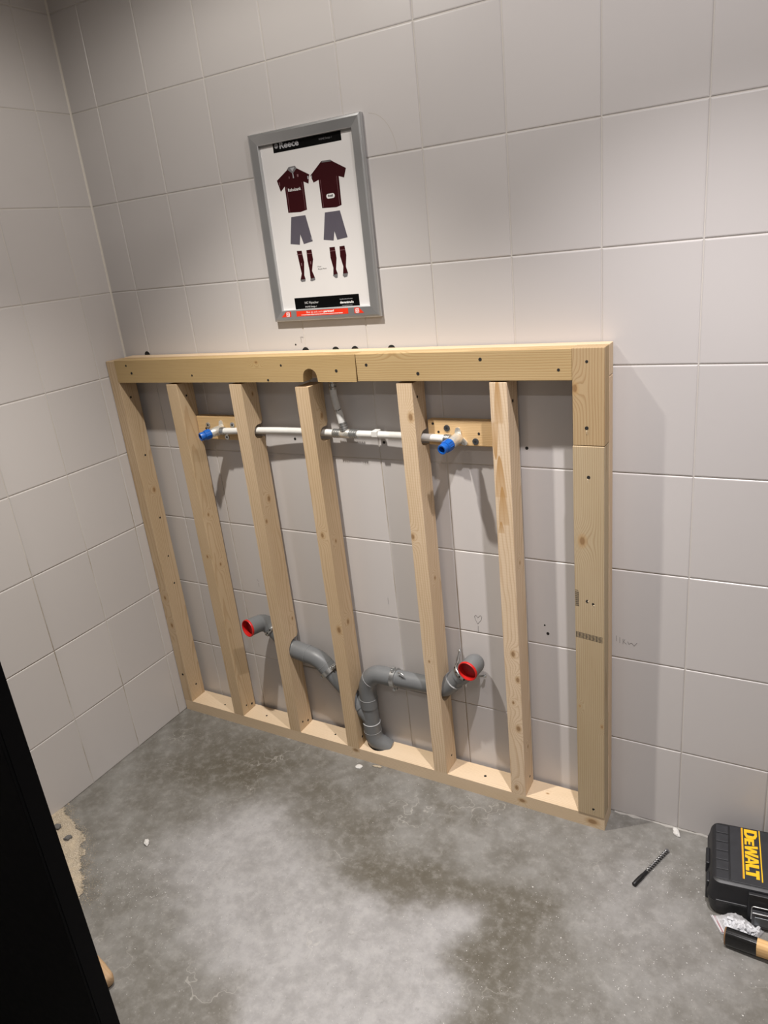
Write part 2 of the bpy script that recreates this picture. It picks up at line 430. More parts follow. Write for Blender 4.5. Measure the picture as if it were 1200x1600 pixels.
# recessed downlights in the ceiling
M_WHITEMETAL = plain('white_enamel', (0.75, 0.75, 0.74), 0.4)
for i, (x, y, pw, an, spl, cl) in enumerate(SPOTS):
    e = empty('ceiling_downlight', (x, y, CEIL), ['round recessed ceiling downlight above the poster side of the timber frame', 'round recessed ceiling downlight above the right end of the timber frame',
              'round recessed ceiling downlight on the near side of the black door', 'round recessed ceiling downlight behind the camera on the right'][i], 'light')
    bm = bmesh.new(); sg = 28; prev = None
    for (rr, zz) in ((0.036, -0.001), (0.036, -0.004), (0.044, -0.005), (0.044, 0.0)):
        rg = [bm.verts.new((rr * math.cos(2 * PI * k / sg), rr * math.sin(2 * PI * k / sg), zz)) for k in range(sg)]
        if prev:
            for k in range(sg): bm.faces.new((prev[k], prev[(k + 1) % sg], rg[(k + 1) % sg], rg[k]))
        prev = rg
    link('bezel', bm_mesh('bezel', bm, True), M_WHITEMETAL, e)
# ------------------------------------------------------------------ timber frame (one thing: screwed together)
F, BK = -0.084, -0.016
FR = empty('timber_frame', (0.775, -0.05, 0), 'raw pine timber stud frame standing against the tiled back wall', 'timber frame')
FP = Vector(FR.location)
M_SCREWHOLE = M_HOLE
M_ZINC = plain('zinc_plated', (0.55, 0.56, 0.56), 0.32, 0.9, var=0.15)
M_DARKSTEEL = plain('blued_steel', (0.16, 0.17, 0.18), 0.38, 0.8, var=0.2)
SCREW = {}
for ax in 'XYZ':
    m_ = disc_me('screw', 0.0034, 10, ax, 0.0005); m_.materials.append(M_SCREWHOLE); SCREW[ax] = m_
def board(name, box_, axis, seed, poly=None, poly_axis=None, knots=(), stains=(), screws=(), bev=0.0016, label=None, **k):
    """box_ = world x0,x1,y0,y1,z0,z1; knots / stains / screws in world coordinates"""
    c = Vector(((box_[0] + box_[1]) / 2, (box_[2] + box_[3]) / 2, (box_[4] + box_[5]) / 2))
    loc = lambda p: tuple(Vector(p[:3]) - c) + tuple(p[3:])
    mt = wood('pine_%02d' % seed, axis, seed, knots=[loc(p) for p in knots], stains=[loc(p) for p in stains], **k)
    if poly:
        i = 'XYZ'.index(poly_axis); oc = [c[j] for j in range(3) if j != i]
        me = prism_me(name, [(p[0] - oc[0], p[1] - oc[1]) for p in poly], poly_axis, box_[2 * i] - c[i], box_[2 * i + 1] - c[i], bev)
    else:
        me = box_me(name, box_[0] - c.x, box_[1] - c.x, box_[2] - c.y, box_[3] - c.y, box_[4] - c.z, box_[5] - c.z, bev)
    o = link(name, me, mt, FR, c - FP)
    if label: o['label'] = label
    for s_ in screws:
        ax = s_[3] if len(s_) > 3 else 'Y'
        so = link('screw', SCREW[ax], None, o, Vector(s_[:3]) - c)
        so.scale = (1.0 + random.uniform(-.12, .25),) * 3
    return o
def notch_poly(y_front, y_back, z0, z1, notches):
    """stud profile in (y,z) with pockets cut from the back edge: (zc, half_height, y_reach)"""
    P = [(y_front, z0), (y_front, z1), (y_back, z1)]
    for zc, hh, yr in sorted(notches, reverse=True):
        R = hh; yc = yr + R
        P.append((y_back, zc + hh + 0.010))
        P.append((y_back - 0.006, zc + hh))
        for k in range(13):
            a = PI / 2 + PI * k / 12
            P.append((min(yc, y_back - 0.008) + R * math.cos(a), zc + R * math.sin(a)))
        P.append((y_back, zc - hh))
    P.append((y_back, z0)); return P
ZT, ZB, PT = 1.304, 1.233, 0.042
# bottom plate with the drain pocket
hx, hy, hr = 0.822, -0.042, 0.036
pp = [(0.004, F), (1.5485, F), (1.5485, -0.010), (hx + hr, -0.010)]
for k in range(15):
    a = 0 - PI * k / 14
    pp.append((hx + hr * math.cos(a), hy + 0.006 + hr * math.sin(a)))
pp += [(hx - hr, -0.010), (0.004, -0.010)]
board('bottom_plate', (0.004, 1.5485, F, -0.010, 0.0, PT), 'X', 1, pp, 'Z', tint=(0.627, 0.490, 0.330), line=0.25,
      knots=[(1.5156, F, .0197, .010), (1.3157, F, .0224, .007), (.7546, F, .033, .007), (1.3803, -.05, PT, .003)],
      screws=[(.1752, -.0549, PT, 'Z'), (.3658, -.0523, PT, 'Z'), (.655, -.050, PT, 'Z'), (1.19, -.05, PT, 'Z')])
# top rail: two front boards and the board behind
TL = [(0.040, ZB), (0.7555, ZB)]
for k in range(13):
    a = PI - PI * k / 12
    TL.append((0.7795 + 0.0225 * math.cos(a), ZB + 0.013 + 0.0225 * math.sin(a)))
TL += [(0.8035, ZB), (0.9235, ZB - 0.0005), (0.9265, ZT - .001), (0.040, ZT - .003)]
board('top_rail', (0.040, 0.9265, F, -0.042, ZB, ZT), 'X', 2, TL, 'Y', tint=(0.413, 0.291, 0.136), pith=(0.0, -0.20), spacing=0.0042, line=0.42, wobble=.008,
      knots=[(.605, F, 1.288, .004)],
      screws=[(.0904, F, 1.2854), (.3583, F, 1.2536), (.6888, F, 1.2784), (.6376, F, 1.2387), (.865, F, 1.262), (.108, F, 1.262)])
board('top_rail', (0.928, 1.4785, F - .001, -0.042, ZB + .001, ZT), 'X', 3, tint=(0.440, 0.315, 0.156), pith=(0.02, -0.11), slope=0.02, line=0.45, wobble=.014, spacing=.006,
      knots=[(1.035, F, 1.315, .008)],
      screws=[(.958, F - .001, 1.2759), (1.1019, F - .001, 1.253), (1.2661, F - .001, 1.2845), (1.4491, F - .001, 1.2581)])
board('rear_rail', (0.042, 1.549, -0.0415, -0.006, ZB + .002, ZT + .001), 'X', 4, tint=(0.627, 0.481, 0.319), line=0.25)
# right post: upper block and lower board in front, a stud behind
board('post_board', (1.4785, 1.549, F - .0005, -0.042, 1.0870, ZT + .001), 'Z', 5, tint=(0.395, 0.280, 0.149), pith=(0.15, -0.05), spacing=0.006, line=0.45, wobble=.016,
      knots=[(1.4841, F, 1.2172, .0075)], screws=[(1.5109, F - .0005, 1.2753), (1.5097, F - .0005, 1.1281)], label='darker short upper board of the right post')
lp = board('post_board', (1.4775, 1.5485, F - .002, -0.042, PT, 1.0862), 'Z', 6, tint=(0.435, 0.340, 0.212), pith=(0.22, 0.0), spacing=0.0050, line=0.42, wobble=.007,
      knots=[(1.4976, F, .8549, .009), (1.5425, F, .34, .004), (1.486, F, .39, .003)],
      screws=[(1.5133, F - .002, 1.0138), (1.5217, F - .002, .6914), (1.5078, F - .002, .697), (1.5193, F - .002, .065)])
M_SPLINT = plain('pale_wood_fibre', (.70, .58, .40), .8)
M_INK = plain('black_ink', (0.07, 0.06, 0.05), 0.8)
for (x, z, w_, h_) in ((1.5100, 1.1215, .0022, .011), (1.5118, 1.0080, .0030, .012), (1.5100, .6975, .0050, .008), (1.5235, .6880, .0050, .006), (1.5212, .0615, .0030, .005)):
    ch = mesh('wood_splinter', [(-w_ / 2, 0, h_ * .1), (w_ / 2, 0, h_ * .25), (w_ * .25, 0, -h_ * .75), (-w_ * .2, 0, -h_ * .6), (0, -.0016, 0)], [(0, 1, 4), (1, 2, 4), (2, 3, 4), (3, 0, 4)])
    link('wood_splinter', ch, M_SPLINT, lp, Vector((x, F - .002, z)) - Vector((1.513, -.064, .5641)))
bars = []
for k in range(8): bars.append((1.4795 + .0083 * k, .586, 1.4795 + .0083 * k + .0012, .601))
for k in range(5): bars.append((1.479, .5870 + .0034 * k, 1.5445, .5870 + .0034 * k + .0009))
for k in range(9): bars.append((1.4785, .674 + .0052 * k, 1.4875 - .0006 * (k % 3), .674 + .0052 * k + .0012))
for k in range(3): bars.append((1.4800 + .0030 * k, .674, 1.4800 + .0030 * k + .0011, .713))
def stamp_me(bars):
  vs = []; fs = []
  for a, b, c, d in bars:
      k = len(vs); sh = -0.11
      vs += [(x - 1.513, F - .0024 + .064, z + .008 + (x - 1.48) * sh - .5641) for x, z in ((a, b), (c, b), (c, d), (a, d))]; fs.append((k, k + 1, k + 2, k + 3))
  return mesh('ink_stamp', vs, fs)
link('ink_stamp', stamp_me(bars[:13]), M_INK, lp); link('ink_stamp', stamp_me(bars[13:]), M_INK, lp)
board('rear_stud', (1.505, 1.5490, -0.0415, -0.008, PT, ZB + .001), 'Z', 7, tint=(0.627, 0.471, 0.308))
# left post and five studs
ST = (1.2268, 1.2268, 1.2190, 1.2280, 1.2305)
board('stud', (0.002, 0.042, F, BK, PT, ZT - .004), 'Z', 8, tint=(0.532, 0.397, 0.249), pith=(0.02, -0.03), slope=0.02,
      knots=[(.042, -.0408, .861, .006), (.023, F, .47, .005), (.026, F, .36, .006)],
      screws=[(.042, -.051, 1.1794, 'X'), (.042, -.0456, .984, 'X'), (.042, -.0431, .7606, 'X'), (.042, -.0446, .6173, 'X'), (.042, -.045, .5128, 'X'), (.042, -.0501, .0972, 'X'), (.023, F, .1548)])
board('stud', (0.2440, 0.2875, F, BK, PT, ST[0]), 'Z', 9, tint=(0.541, 0.403, 0.249), pith=(0.03, 0.02), slope=0.03,
      knots=[(.2875, -.06, .80, .004), (.2875, -.05, .62, .004), (.2700, F, .66, .004)],
      screws=[(.2875, -.0608, .072, 'X'), (.2875, -.0332, .0613, 'X'), (.2875, -.0522, 1.1865, 'X')])
W = (1.078, 0.021, -0.060)
board('stud', (0.4930, 0.5365, F, BK, PT, ST[1]), 'Z', 10, notch_poly(F, BK, PT, ST[1], [W, (.345, .037, -.072)]), 'X', tint=(0.570, 0.427, 0.270), slope=0.01,
      knots=[(.5365, -.0451, .8697, .0065), (.5365, -.0734, .8062, .0045), (.5365, -.04, 1.19, .004), (.5365, -.03, .45, .004)],
      screws=[(.5365, -.065, .0714, 'X'), (.5365, -.0366, .0582, 'X')])
board('stud', (0.7250, 0.7690, F, BK, PT, ST[2]), 'Z', 11, notch_poly(F, BK, PT, ST[2], [W, (.200, .052, -.069)]), 'X', tint=(0.580, 0.432, 0.270), slope=-.01,
      knots=[(.7452, F, .7867, .0055), (.7560, F, .4769, .008), (.769, -.055, .76, .004), (.769, -.05, .49, .006), (.769, -.04, 1.13, .006)],
      screws=[(.769, -.058, .072, 'X'), (.769, -.035, .075, 'X')])
board('stud', (1.0380, 1.0810, F, BK, PT, ST[3]), 'Z', 12, notch_poly(F, BK, PT, ST[3], [W, (.318, .037, -.075)]), 'X', tint=(0.622, 0.476, 0.314), saw=.08, slope=.02,
      knots=[(1.0700, F, 1.1433, .0075), (1.0426, F, .8152, .006), (1.081, -.0508, .6828, .004), (1.0560, F, .43, .003)],
      screws=[(1.081, -.045, .082, 'X'), (1.081, -.06, 1.19, 'X')])
board('stud', (1.2840, 1.3275, F, BK, PT, ST[4]), 'Z', 13, tint=(0.641, 0.496, 0.336), saw=.08, slope=.05, spacing=.006,
      knots=[(1.3100, F, .5069, .0065), (1.3195, F, .429, .006), (1.3037, F, .353, .0035), (1.3148, F, .2704, .007), (1.301, F, .0642, .0055), (1.3275, -.05, .19, .004), (1.3275, -.05, .76, .004)],
      stains=[(1.3035, F, 1.188, .058, .0125), (1.2915, F, 1.090, -.048, .0105), (1.3000, F, 1.000, .055, .0165), (1.3035, F, .925, .052, .0150), (1.296, F, .868, .016, .009)],
      screws=[(1.3275, -.045, .082, 'X'), (1.3275, -.05, 1.18, 'X')])
# noggins carrying the wall-plate elbows, washers
WSH = tube_me('washer_head', [(0, 0, 0), (0, -0.0022, 0), (0, -.0024, 0)], [0.0085, 0.0080, 0.0055], 18)
def noggin(x0, x1, z0, z1, seed, L, tint):
    o = board('noggin', (x0, x1, -0.031, -0.007, z0, z1), 'X', seed, tint=tint, bev=.0025, pith=(.03, -.06), spacing=.0042, line=.5)
    c = Vector(((x0 + x1) / 2, -0.019, (z0 + z1) / 2))
    for (x, z, kind) in L:
        if kind:
            link('screw', SCREW['Y'], None, o, Vector((x, -0.0331, z)) - c)
            s_ = link('washer_screw', WSH2 if kind == 2 else WSH, None, o, Vector((x, -0.031, z)) - c)
        else: link('screw', SCREW['Y'], None, o, Vector((x, -0.031, z)) - c)
    return o
WSH2 = WSH.copy(); WSH.materials.append(M_ZINC); WSH2.materials.append(M_DARKSTEEL)
noggin(1.0885, 1.2835, 1.058, 1.124, 14, [(1.1423, 1.1035, 2), (1.2187, 1.0712, 2), (1.1037, 1.1142, 0), (1.1181, 1.0927, 0), (1.2286, 1.0913, 0)], (0.62, 0.43, 0.22))
noggin(0.2890, 0.4925, 1.045, 1.118, 15, [(.3331, 1.0904, 1), (.4314, 1.093, 1), (.4021, 1.0541, 1), (.322, 1.079, 0)], (0.60, 0.42, 0.215))

# ------------------------------------------------------------------ water supply line
M_PEXW = plain('white_multilayer_pipe', (0.70, 0.69, 0.66), 0.35, var=.03)
M_NICKEL = plain('nickel_brass', (0.80, 0.77, 0.70), 0.28, .65, var=.12)
M_BLUE = plain('blue_plastic', (0.008, 0.10, 0.42), 0.35, var=.1)
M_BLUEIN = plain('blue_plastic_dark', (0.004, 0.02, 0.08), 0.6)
M_INSUL = plain('white_braided_sleeve', (0.66, 0.66, 0.65), 0.6, var=.2, scale=90)
WY, WZ, WR = -0.046, 1.078, 0.0098
WP = empty('water_pipe', (0.83, WY, WZ), 'white multilayer water pipe with tee and blue capped outlets, running through the studs', 'water pipe')
wp0 = Vector(WP.location)
def wpart(name, me, mat): return link(name, me, mat, WP, -wp0)
def wy(x): return -.0275 - .0215 * min(1.0, abs((x - .83) / .40)) ** 2
def arcpipe(x0, x1, sag=0.0):
    n = 14
    return [(x0 + (x1 - x0) * i / n, wy(x0 + (x1 - x0) * i / n), WZ + sag * math.sin(PI * i / n)) for i in range(n + 1)]
wpart('pipe', tube_me('pipe', arcpipe(0.412, 0.808, 0.0035), WR), M_PEXW)
wpart('pipe', tube_me('pipe', arcpipe(0.856, 1.150, 0.001), WR), M_PEXW)
def ribbed(p0, p1, r, n=4):
    p0, p1 = Vector(p0), Vector(p1); pts = []; R = []
    for i in range(n):
        for u, k in ((0.08, .86), (.2, 1.), (.7, 1.), (.82, .86)):
            pts.append(p0 + (p1 - p0) * ((i + u) / n)); R.append(r * k)
    return tube_me('press_sleeve', pts, R, 20)
for a, b in ((.792, .818), (.846, .874), (.398, .414), (1.138, 1.156)):
    wpart('press_sleeve', ribbed((a, wy(a), WZ), (b, wy(b), WZ), .0128 if a > .5 and a < 1 else .0120), M_ZINC)
wpart('tee_body', tube_me('tee_body', [(.815, wy(.82), WZ), (.820, wy(.82), WZ), (.845, wy(.84), WZ), (.850, wy(.84), WZ)], [.0105, .0125, .0125, .0105], 20), M_NICKEL)
hd = Vector((-.0265, .0, .125)).normalized(); tb = Vector((.831, wy(.83), WZ))
wpart('press_sleeve', ribbed(tb + hd * .008, tb + hd * .034, .0122), M_ZINC)
wpart('flexible_hose', tube_me('flexible_hose', fillet([tb + hd * .03, tb + hd * .055 + Vector((.001, 0, 0)), (.8130, -.029, 1.158), (.8095, -.030, 1.188), (.8095, -.030, 1.204)], .016), .0098), M_INSUL)
wpart('hose_ferrule', ribbed((.8095, -.030, 1.200), (.8095, -.030, 1.2325), .0105, 3), M_ZINC)
wpart('pipe_clip', box_me('pipe_clip', .922, .940, -.042, -.017, WZ - .004, WZ + .0135, .002), M_PEXW)
wpart('clip_base', box_me('clip_base', .924, .938, -.018, -.0005, WZ - .005, WZ + .005, .001), M_PEXW)
def outlet(x, tip):
    """wall-plate elbow on the noggin, nickel body, blue test plug towards tip"""
    b = Vector((x, -.031, WZ + .004)); tip = Vector(tip); c = Vector((x, WY, WZ + .001))
    bm = bmesh.new()
    for ang in (90, 210 + 115, 215):
        a = math.radians(ang); d = Vector((math.cos(a), 0, math.sin(a))); n = Vector((-d.z, 0, d.x))
        ring = [c + d * q + n * w_ for q, w_ in ((0, -.010), (.018, -.008), (.026, -.005), (.028, 0), (.026, .005), (.018, .008), (0, .010))]
        A = [bm.verts.new((p.x, -.0345, p.z)) for p in ring]; B = [bm.verts.new((p.x, -.0312, p.z)) for p in ring]
        bm.faces.new(A); bm.faces.new(B[::-1])
        for k in range(7): bm.faces.new((A[k], A[(k + 1) % 7], B[(k + 1) % 7], B[k]))
    wpart('wall_plate', bm_mesh('wall_plate', bm), M_NICKEL)
    ax = (tip - c).normalized(); L = (tip - c).length
    wpart('elbow_body', tube_me('elbow_body', [(x, -.0325, WZ + .001), (x, -.036, WZ + .001), (x, WY - .004, WZ + .001)] + [c + ax * t for t in (.016, .022, .024, .034)],
                                [.013, .0145, .0145, .0135, .0135, .0125, .0125], 22), M_NICKEL)
    bp = [tip, tip + (c - tip).normalized() * .002, tip - ax * .0115, tip - ax * .0125, tip - ax * .0145, tip - ax * .0155, c + ax * .030, c + ax * .028]
    wpart('blue_plug', tube_me('blue_plug', bp, [.0120, .0128, .0128, .0116, .0116, .0145, .0150, .0125], 26, inner0=.0088, inner_depth=.02), M_BLUE)
    for k in range(8):
        a = 2 * PI * k / 8
        N = ax.cross(Vector((0, 0, 1))).normalized(); B = ax.cross(N)
        q0 = c + ax * .033 + (N * math.cos(a) + B * math.sin(a)) * .0146; q1 = tip - ax * .018 + (N * math.cos(a) + B * math.sin(a)) * .0142
        wpart('plug_rib', tube_me('plug_rib', [q0, q1], .0014, 6), M_BLUE)
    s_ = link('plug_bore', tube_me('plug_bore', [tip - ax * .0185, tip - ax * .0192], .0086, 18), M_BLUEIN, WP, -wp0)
outlet(.388, (.362, -.103, WZ - .006))
outlet(1.173, (1.162, -.111, WZ - .008))

# ------------------------------------------------------------------ drain pipe
M_PVC = plain('grey_pvc', (0.150, 0.156, 0.160), 0.42, var=.10, scale=25)
M_RED = plain('red_cap_plastic', (0.52, 0.012, 0.010), 0.4, var=.08)
M_REDIN = plain('red_cap_inside', (0.30, 0.008, 0.010), 0.5)
M_GLUE = plain('pale_glue_bead', (0.33, 0.33, 0.33), 0.4)
DY = -0.043
DP = empty('drain_pipe', (0.803, DY, 0.2), 'grey plastic drain pipe with two red capped outlets branching through the studs', 'drain pipe')
dp0 = Vector(DP.location)
def dpart(name, me, mat, **k): return link(name, me, mat, DP, -dp0, **k)
R0, R1 = .0252, .0285
def seg(path, rad, name='pipe', corner=.03, mat=None, **k): dpart(name, tube_me(name, fillet(path, corner) if len(path) > 2 else path, rad, 28, **k), mat or M_PVC)
def bead(p, d, r=R1):
    p, d = Vector(p), Vector(d).normalized()
    dpart('glue_bead', tube_me('glue_bead', [p - d * .0012, p - d * .0004, p + d * .0008], [r - .001, r + .0007, r - .0015], 28), M_GLUE)
def lerp(a, b, t): return tuple(Vector(a) * (1 - t) + Vector(b) * t)
# left arm
L0 = (.414, -.108, .434); L1 = (.430, DY, .429); L2 = (.520, DY, .345); L3 = (.632, DY, .327); L4 = (.808, DY, .136)
seg([L0, L1, lerp(L1, L2, .36)], R1 - .0005, 'elbow', .030, cap0=False)
bead(lerp(L1, L2, .36), Vector(L2) - Vector(L1), R1 - .0005)
seg([lerp(L1, L2, .30), L2, lerp(L2, L3, .25)], R0, 'pipe', .03)
seg([lerp(L2, L3, .14), lerp(L2, L3, .62)], R1 + .0010, 'socket')
bead(lerp(L2, L3, .60), Vector(L3) - Vector(L2), R1 + .001)
seg([lerp(L2, L3, .58), L3, lerp(L3, L4, .20)], R1 + .0005, 'elbow', .028)
bead(lerp(L3, L4, .10), Vector(L4) - Vector(L3), R1 + .0006)
seg([lerp(L3, L4, .18), lerp(L3, L4, .72)], R0)
seg([lerp(L3, L4, .62), lerp(L3, L4, .78)], R1, 'socket')
seg([lerp(L3, L4, .74), lerp(L3, L4, .99)], R0 + .001, 'branch')
# vertical and right arm
V0 = (.803, DY, .082); V1 = (.803, DY, .262); V2 = (.845, DY, .316); V3 = (1.083, DY, .322); V4 = (1.184, DY, .432); V5 = (1.178, -.090, .430)
seg([(.846, -.030, .030), (.812, DY, .058), V0, (.803, DY, .105)], R1, 'elbow', .016)
bead((.803, DY, .098), (0, 0, 1)); bead((.803, DY, .130), (0, 0, 1))
seg([(.803, DY, .100), (.803, DY, .128)], R1, 'socket')
seg([(.803, DY, .126), (.803, DY, .200)], R0 + .0012, 'branch')
seg([(.803, DY, .188), (.803, DY, .222)], R1, 'socket')
bead((.803, DY, .221), (0, 0, 1))
seg([(.803, DY, .219), (.803, DY, .262), (.818, DY, .294)], R1 - .0005, 'elbow', .02)
bead((.8185, DY, .2935), (.75, 0, .66))
seg([(.817, DY, .293), (.840, DY, .3165), (.905, DY, .3178)], R1 - .0005, 'elbow', .02)
seg([(.900, DY, .318), (1.060, DY, .321)], R0)
seg([(1.040, DY, .3205), (1.078, DY, .322), (1.110, DY, .354)], R1, 'elbow', .02)
bead((1.110, DY, .354), (.09, 0, .1), R1)
seg([(1.106, DY, .350), lerp(V3, V4, .62)], R0)
seg([lerp(V3, V4, .46), V4, V5], R1 - .0005, 'elbow', .021, cap1=False)
def cap(p, d):
    p = Vector(p); d = Vector(d).normalized()
    dpart('red_cap', tube_me('red_cap', [p - d * .0060, p - d * .0045, p + d * .0005, p + d * .0012], [.0284, .0292, .0292, .0270], 32, cap1=False, inner0=.0266, inner_depth=.019), M_RED)
    dpart('cap_inside', tube_me('cap_inside', [p + d * .0118, p + d * .0123], .0258, 24), M_REDIN)
cap(L0, Vector(L1) - Vector(L0)); cap(V5, Vector(V4) - Vector(V5))
# clamps
def clamp(p, d, wide=.016, screw_up=True):
    p, d = Vector(p), Vector(d).normalized()
    dpart('pipe_clamp', tube_me('pipe_clamp', [p - d * wide / 2, p - d * wide * .45, p + d * wide * .45, p + d * wide / 2], [.0285, .0305, .0305, .0285], 30), M_ZINC)
    n = Vector((0, 1, 0)).cross(d).normalized()
    if n.z < 0: n = -n
    for s_ in (1, -1):
        e = p + n * s_ * .034 + Vector((0, -.004, 0))
        dpart('clamp_lug', box_me('clamp_lug', e.x - .006, e.x + .006, e.y - .006, e.y + .006, e.z - .006, e.z + .006, .0015), M_ZINC)
        dpart('clamp_screw', tube_me('clamp_screw', [e + Vector((0, -.013, 0)), e + Vector((0, -.010, 0)), e + Vector((0, -.0095, 0)), e + Vector((0, .010, 0))], [.0042, .0048, .0025, .0025], 12), M_ZINC)
    dpart('clamp_rod', tube_me('clamp_rod', [p + Vector((0, .028, 0)), p + Vector((0, -DY - .001, 0))], .004, 10), M_ZINC)
clamp((.910, DY, .318), (1, 0, .012))
clamp(lerp(L3, L4, .19), Vector(L4) - Vector(L3))
e = Vector((.934, -.060, .3505))
dpart('wing_nut', tube_me('wing_nut', [e, e + Vector((.008, -.004, .004)), e + Vector((.016, -.006, .002)), e + Vector((.022, -.006, -.003))], [.003, .0022, .003, .0022], 10), M_ZINC)
def strap(p, d, ends):
    """perforated fixing band over the pipe with tails screwed to the wall"""
    p, d = Vector(p), Vector(d).normalized(); r = .0296; wd = .012
    Nn = Vector((0, -1, 0)); B = d.cross(Nn).normalized()
    if B.z < 0: B = -B
    pts = [ends[0]] + [tuple(p + (Nn * math.cos(a) + B * math.sin(a)) * r) for a in [math.radians(100 - 10 * k) for k in range(21)]] + [ends[1]]
    vs = []; fs = []
    for i, q in enumerate(pts):
        q = Vector(q); vs += [q - d * wd / 2, q + d * wd / 2]
        if i: k = 2 * i; fs.append((k - 2, k - 1, k + 1, k))
    o = dpart('fixing_band', mesh('fixing_band', vs, fs, True), M_ZINC)
    md = o.modifiers.new('thick', 'SOLIDIFY'); md.thickness = .0012
    for i in range(2, 22, 3):
        q = Vector(pts[i]); out = (q - p).normalized()
        dpart('band_hole', tube_me('band_hole', [q + out * .0004, q + out * .0012], .0030, 10), M_HOLE)
    for e_ in ends:
        e_ = Vector(e_)
        dpart('band_screw', tube_me('band_screw', [e_ + Vector((0, -.006, 0)), e_ + Vector((0, -.004, 0)), e_ + Vector((0, .002, 0))], [.003, .005, .003], 12), M_ZINC)
strap(lerp(L1, L2, .30), Vector(L2) - Vector(L1), [(.496, -.012, .425), (.440, -.012, .362)])
strap((1.142, DY, .392), (.08, 0, .094), [(1.118, -.008, .436), (1.192, -.008, .366)])

# ------------------------------------------------------------------ poster in its snap frame
M_ALU = plain('satin_aluminium', (0.56, 0.57, 0.58), 0.34, 0.85, var=.04, scale=12)
PF = empty('poster_frame', (.805, 0, 1.385), 'silver snap frame poster of maroon sports kit hanging on the tiled wall', 'poster frame')
pf0 = Vector(PF.location)
PX0, PX1, PZ0, PZ1, RW = .637, .973, 1.385, 1.848, .0285
def ppart(name, me, mat, parent=PF, off=True): return link(name, me, mat, parent, -pf0 if off else None)
def rail(a, b, inw):
    """mitred snap rail from corner a to b with inward direction inw; profile (inward, out of wall)"""
    a, b, inw = Vector(a), Vector(b), Vector(inw); d = (b - a).normalized()
    prof = [(0, 0), (0, .0115), (.0015, .0136), (.006, .0150), (.009, .0147), (RW - .002, .0132), (RW, .0120), (RW, 0)]
    vs = []; fs = []; n = len(prof)
    for (i_, o_) in prof: vs.append(a + d * i_ + inw * i_ + Vector((0, -o_, 0)))
    for (i_, o_) in prof: vs.append(b - d * i_ + inw * i_ + Vector((0, -o_, 0)))
    for k in range(n): fs.append((k, (k + 1) % n, n + (k + 1) % n, n + k))
    fs += [list(range(n)), list(range(2 * n - 1, n - 1, -1))]
    return ppart('frame_rail', mesh('frame_rail', vs, fs), M_ALU)
c00, c10, c11, c01 = (PX0, 0, PZ0), (PX1, 0, PZ0), (PX1, 0, PZ1), (PX0, 0, PZ1)
r_bot = rail(c00, c10, (0, 0, 1)); rail(c10, c11, (-1, 0, 0)); rail(c11, c01, (0, 0, -1)); rail(c01, c00, (1, 0, 0))
ppart('frame_backing', box_me('frame_backing', PX0 + .002, PX1 - .002, -.0020, -.0002, PZ0 + .002, PZ1 - .002), M_PAINT)
M_PAPER = plain('poster_paper', (0.74, 0.72, 0.71), 0.35, var=.015, scale=8)
ppart('rail_shade_sheet', box_me('rail_shade_sheet', PX0 + RW - .002, PX1 - RW + .002, -.0032, -.0020, PZ0 + RW - .002, PZ1 - RW + .002), plain('rail_shade_grey', (.40, .39, .38), .6))  # grey sheet; the strip left above the poster paints the top rail's shadow
paper = ppart('poster', box_me('poster', PX0 + RW - .0005, PX1 - RW - .002, -.0040, -.0032, PZ0 + RW - .001, PZ1 - RW - .0045), M_PAPER)
M_MAROON = plain('print_maroon', (0.032, 0.0012, 0.003), 0.5, var=.05, Specular_IOR_Level=.2)
M_SLATE = plain('print_slate', (0.098, 0.088, 0.112), 0.4, var=.05)
M_PGREY = plain('print_grey', (0.16, 0.155, 0.16), 0.4)
M_PLGREY = plain('print_light_grey', (0.40, 0.40, 0.42), 0.4)
M_PBLACK = plain('print_black', (0.002, 0.002, 0.002), 0.5, Specular_IOR_Level=.1)
M_PWHITE = plain('print_white', (0.74, 0.73, 0.72), 0.4)
M_PTRIM = plain('print_trim', (0.20, 0.10, 0.11), 0.4)
M_PRED = plain('print_red', (0.72, 0.035, 0.010), 0.35, var=.03)
def printed(name, polys, mat, lvl, y0=-.0040, parent=None):
    vs = []; fs = []
    for L in polys:
        k = len(vs); vs += [(x, y0 - .00012 * lvl, z) for x, z in L]; fs.append(list(range(k, k + len(L))))
    me = mesh(name, vs, fs)
    bm = bmesh.new(); bm.from_mesh(me); bmesh.ops.triangulate(bm, faces=bm.faces); bm.to_mesh(me); bm.free()
    return link(name, me, mat, parent or paper, None)
